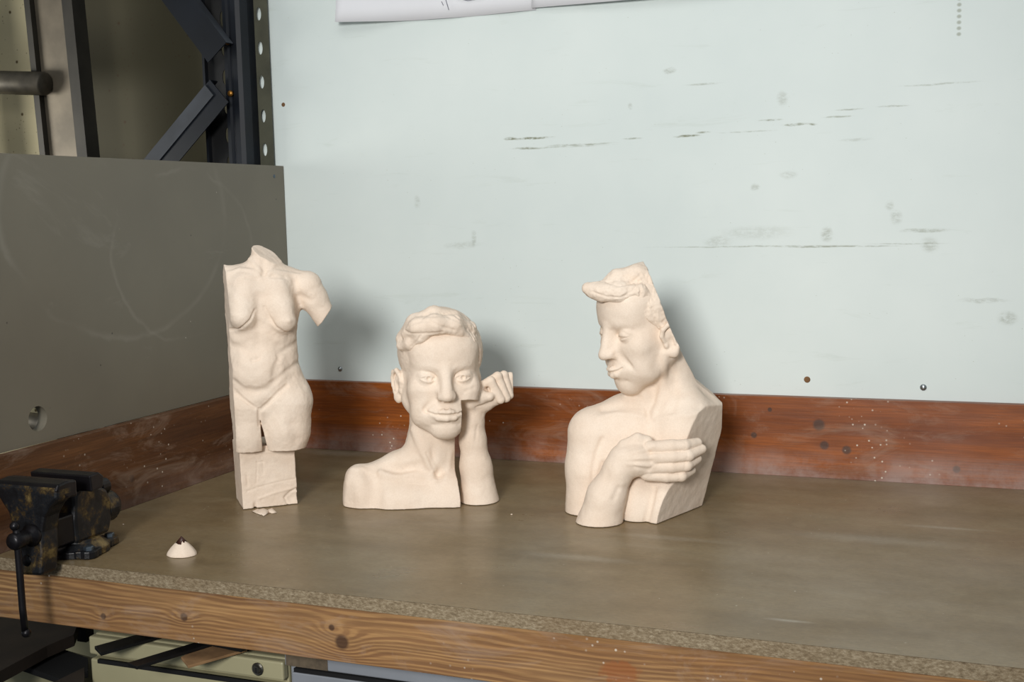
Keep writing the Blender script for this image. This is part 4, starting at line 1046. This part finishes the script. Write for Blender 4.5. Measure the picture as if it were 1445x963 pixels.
hd_ = V(bm, 'handle', M['steel'], 0, True)
for zz, dx in ((.022, 0), (-.135, .008)):
    bm = bmesh.new(); bmesh.ops.create_uvsphere(bm, u_segments=16, v_segments=10, radius=.0070, matrix=Matrix.Translation((SX+dx, SY-.002, SZ+zz)))
    e_ = bm_obj('handle_ball', bm, M['steel'], smooth=True); e_.parent = hd_

# ------------------------------------------------------------------ the lump of clay on the bench, dark at its tip, and crumbs
def scrap():
    o3 = on(250, 786, 2, 0.); bm = bmesh.new(); g = random.Random(3)
    bmesh.ops.create_uvsphere(bm, u_segments=40, v_segments=26, radius=1)
    for v in bm.verts:
        x, y, z = v.co; a = math.atan2(y, x); q = max(z, 0)
        rip = 1+(.05*math.sin(a*7+1)+.04*math.sin(a*3+2))*(1-q)*(.3+q)
        rr = math.hypot(x, y)+1e-6; R1 = (1-q**1.35*.88) if z > 0 else rr
        v.co = (x/rr*R1*rip*.0235, y/rr*R1*rip*.0205, max(z, -.02)*.0235)
    for v in bm.verts: v.co += Vector((o3[0], o3[1]+.012, .0009))
    o = bm_obj('clay_lump', bm, CLAY, smooth=True); o.data.materials.append(M['tip'])
    tag(o, 'small cone-shaped lump of clay with a dark brown tip, on the bench beside the vise', 'clay scrap')
    zs = [v.co.z for v in o.data.vertices]; top = max(zs)
    bm = bmesh.new(); bmesh.ops.create_cone(bm, cap_ends=True, segments=14, radius1=.0088, radius2=.0010, depth=.0095)
    for v in bm.verts:
        v.co += Vector((g.uniform(-1, 1), g.uniform(-1, 1), g.uniform(-1, 1)))*.0007; v.co += Vector((o3[0], o3[1]+.012, top-.0012))
    t_ = bm_obj('dark_tip', bm, M['tip'], smooth=True); t_.parent = o
scrap()
for i, (u, v, r, lab) in enumerate(((1047, 857, .0, ''), (722, 727, .0016, 'tiny clay crumb on the bench in front of the raised forearm'), (174, 741, .0014, 'tiny clay crumb on the bench behind the vise'))):
    if r == 0: continue
    p = on(u, v, 2, 0); bm = bmesh.new(); bmesh.ops.create_icosphere(bm, subdivisions=2, radius=r)
    for w_ in bm.verts: w_.co.z *= .6; w_.co *= 1+.25*math.sin(w_.co.x*4000+i); w_.co += Vector((p[0], p[1], r*.55))
    tag(bm_obj('clay_crumb', bm, CLAY, smooth=True), lab, 'clay scrap')
if 'torso' in BUILD: make_torso()
if 'bust' in BUILD: make_bust()
if 'embrace' in BUILD: make_embrace()
# ------------------------------------------------------------------ light
def area(name, loc, target, sx, sy, power, color=(1, 1, 1), spread=180):
    l = bpy.data.lights.new(name, 'AREA'); l.shape = 'RECTANGLE'; l.size = sx; l.size_y = sy; l.energy = power; l.color = color; l.spread = R(spread)
    o = bpy.data.objects.new(name, l); C.objects.link(o); o.location = loc
    o.rotation_euler = (Vector(target)-Vector(loc)).to_track_quat('-Z', 'Y').to_euler(); return o
sl_ = bpy.data.lights.new('work_lamp', 'SPOT'); sl_.energy = 425; sl_.spot_size = R(50); sl_.spot_blend = 1; sl_.shadow_soft_size = .36; sl_.color = (1, .985, .955)
so_ = bpy.data.objects.new('work_lamp', sl_); C.objects.link(so_); so_.location = (1.22, -3.75, 1.15); so_.rotation_euler = (Vector((.74, -.1, .36))-so_.location).to_track_quat('-Z', 'Y').to_euler()
area('overhead_fill', (1.0, -2.2, 2.6), (.9, -.3, 0), 2.2, 1.6, 22, (1, .98, .95))  # unseen overhead fill, added to raise the ambient light
area('back_room_light', (-1.55, -.75, .55), (-1.0, .28, .60), .6, .5, 7, (1, .98, .92), 110)
w = bpy.data.worlds.new('world'); bpy.context.scene.world = w; w.use_nodes = True
w.node_tree.nodes['Background'].inputs[0].default_value = (.82, .92, 1, 1); w.node_tree.nodes['Background'].inputs[1].default_value = .22
sc = bpy.context.scene; sc.view_settings.view_transform = 'Standard'; sc.view_settings.look = 'None'; sc.view_settings.exposure = 0
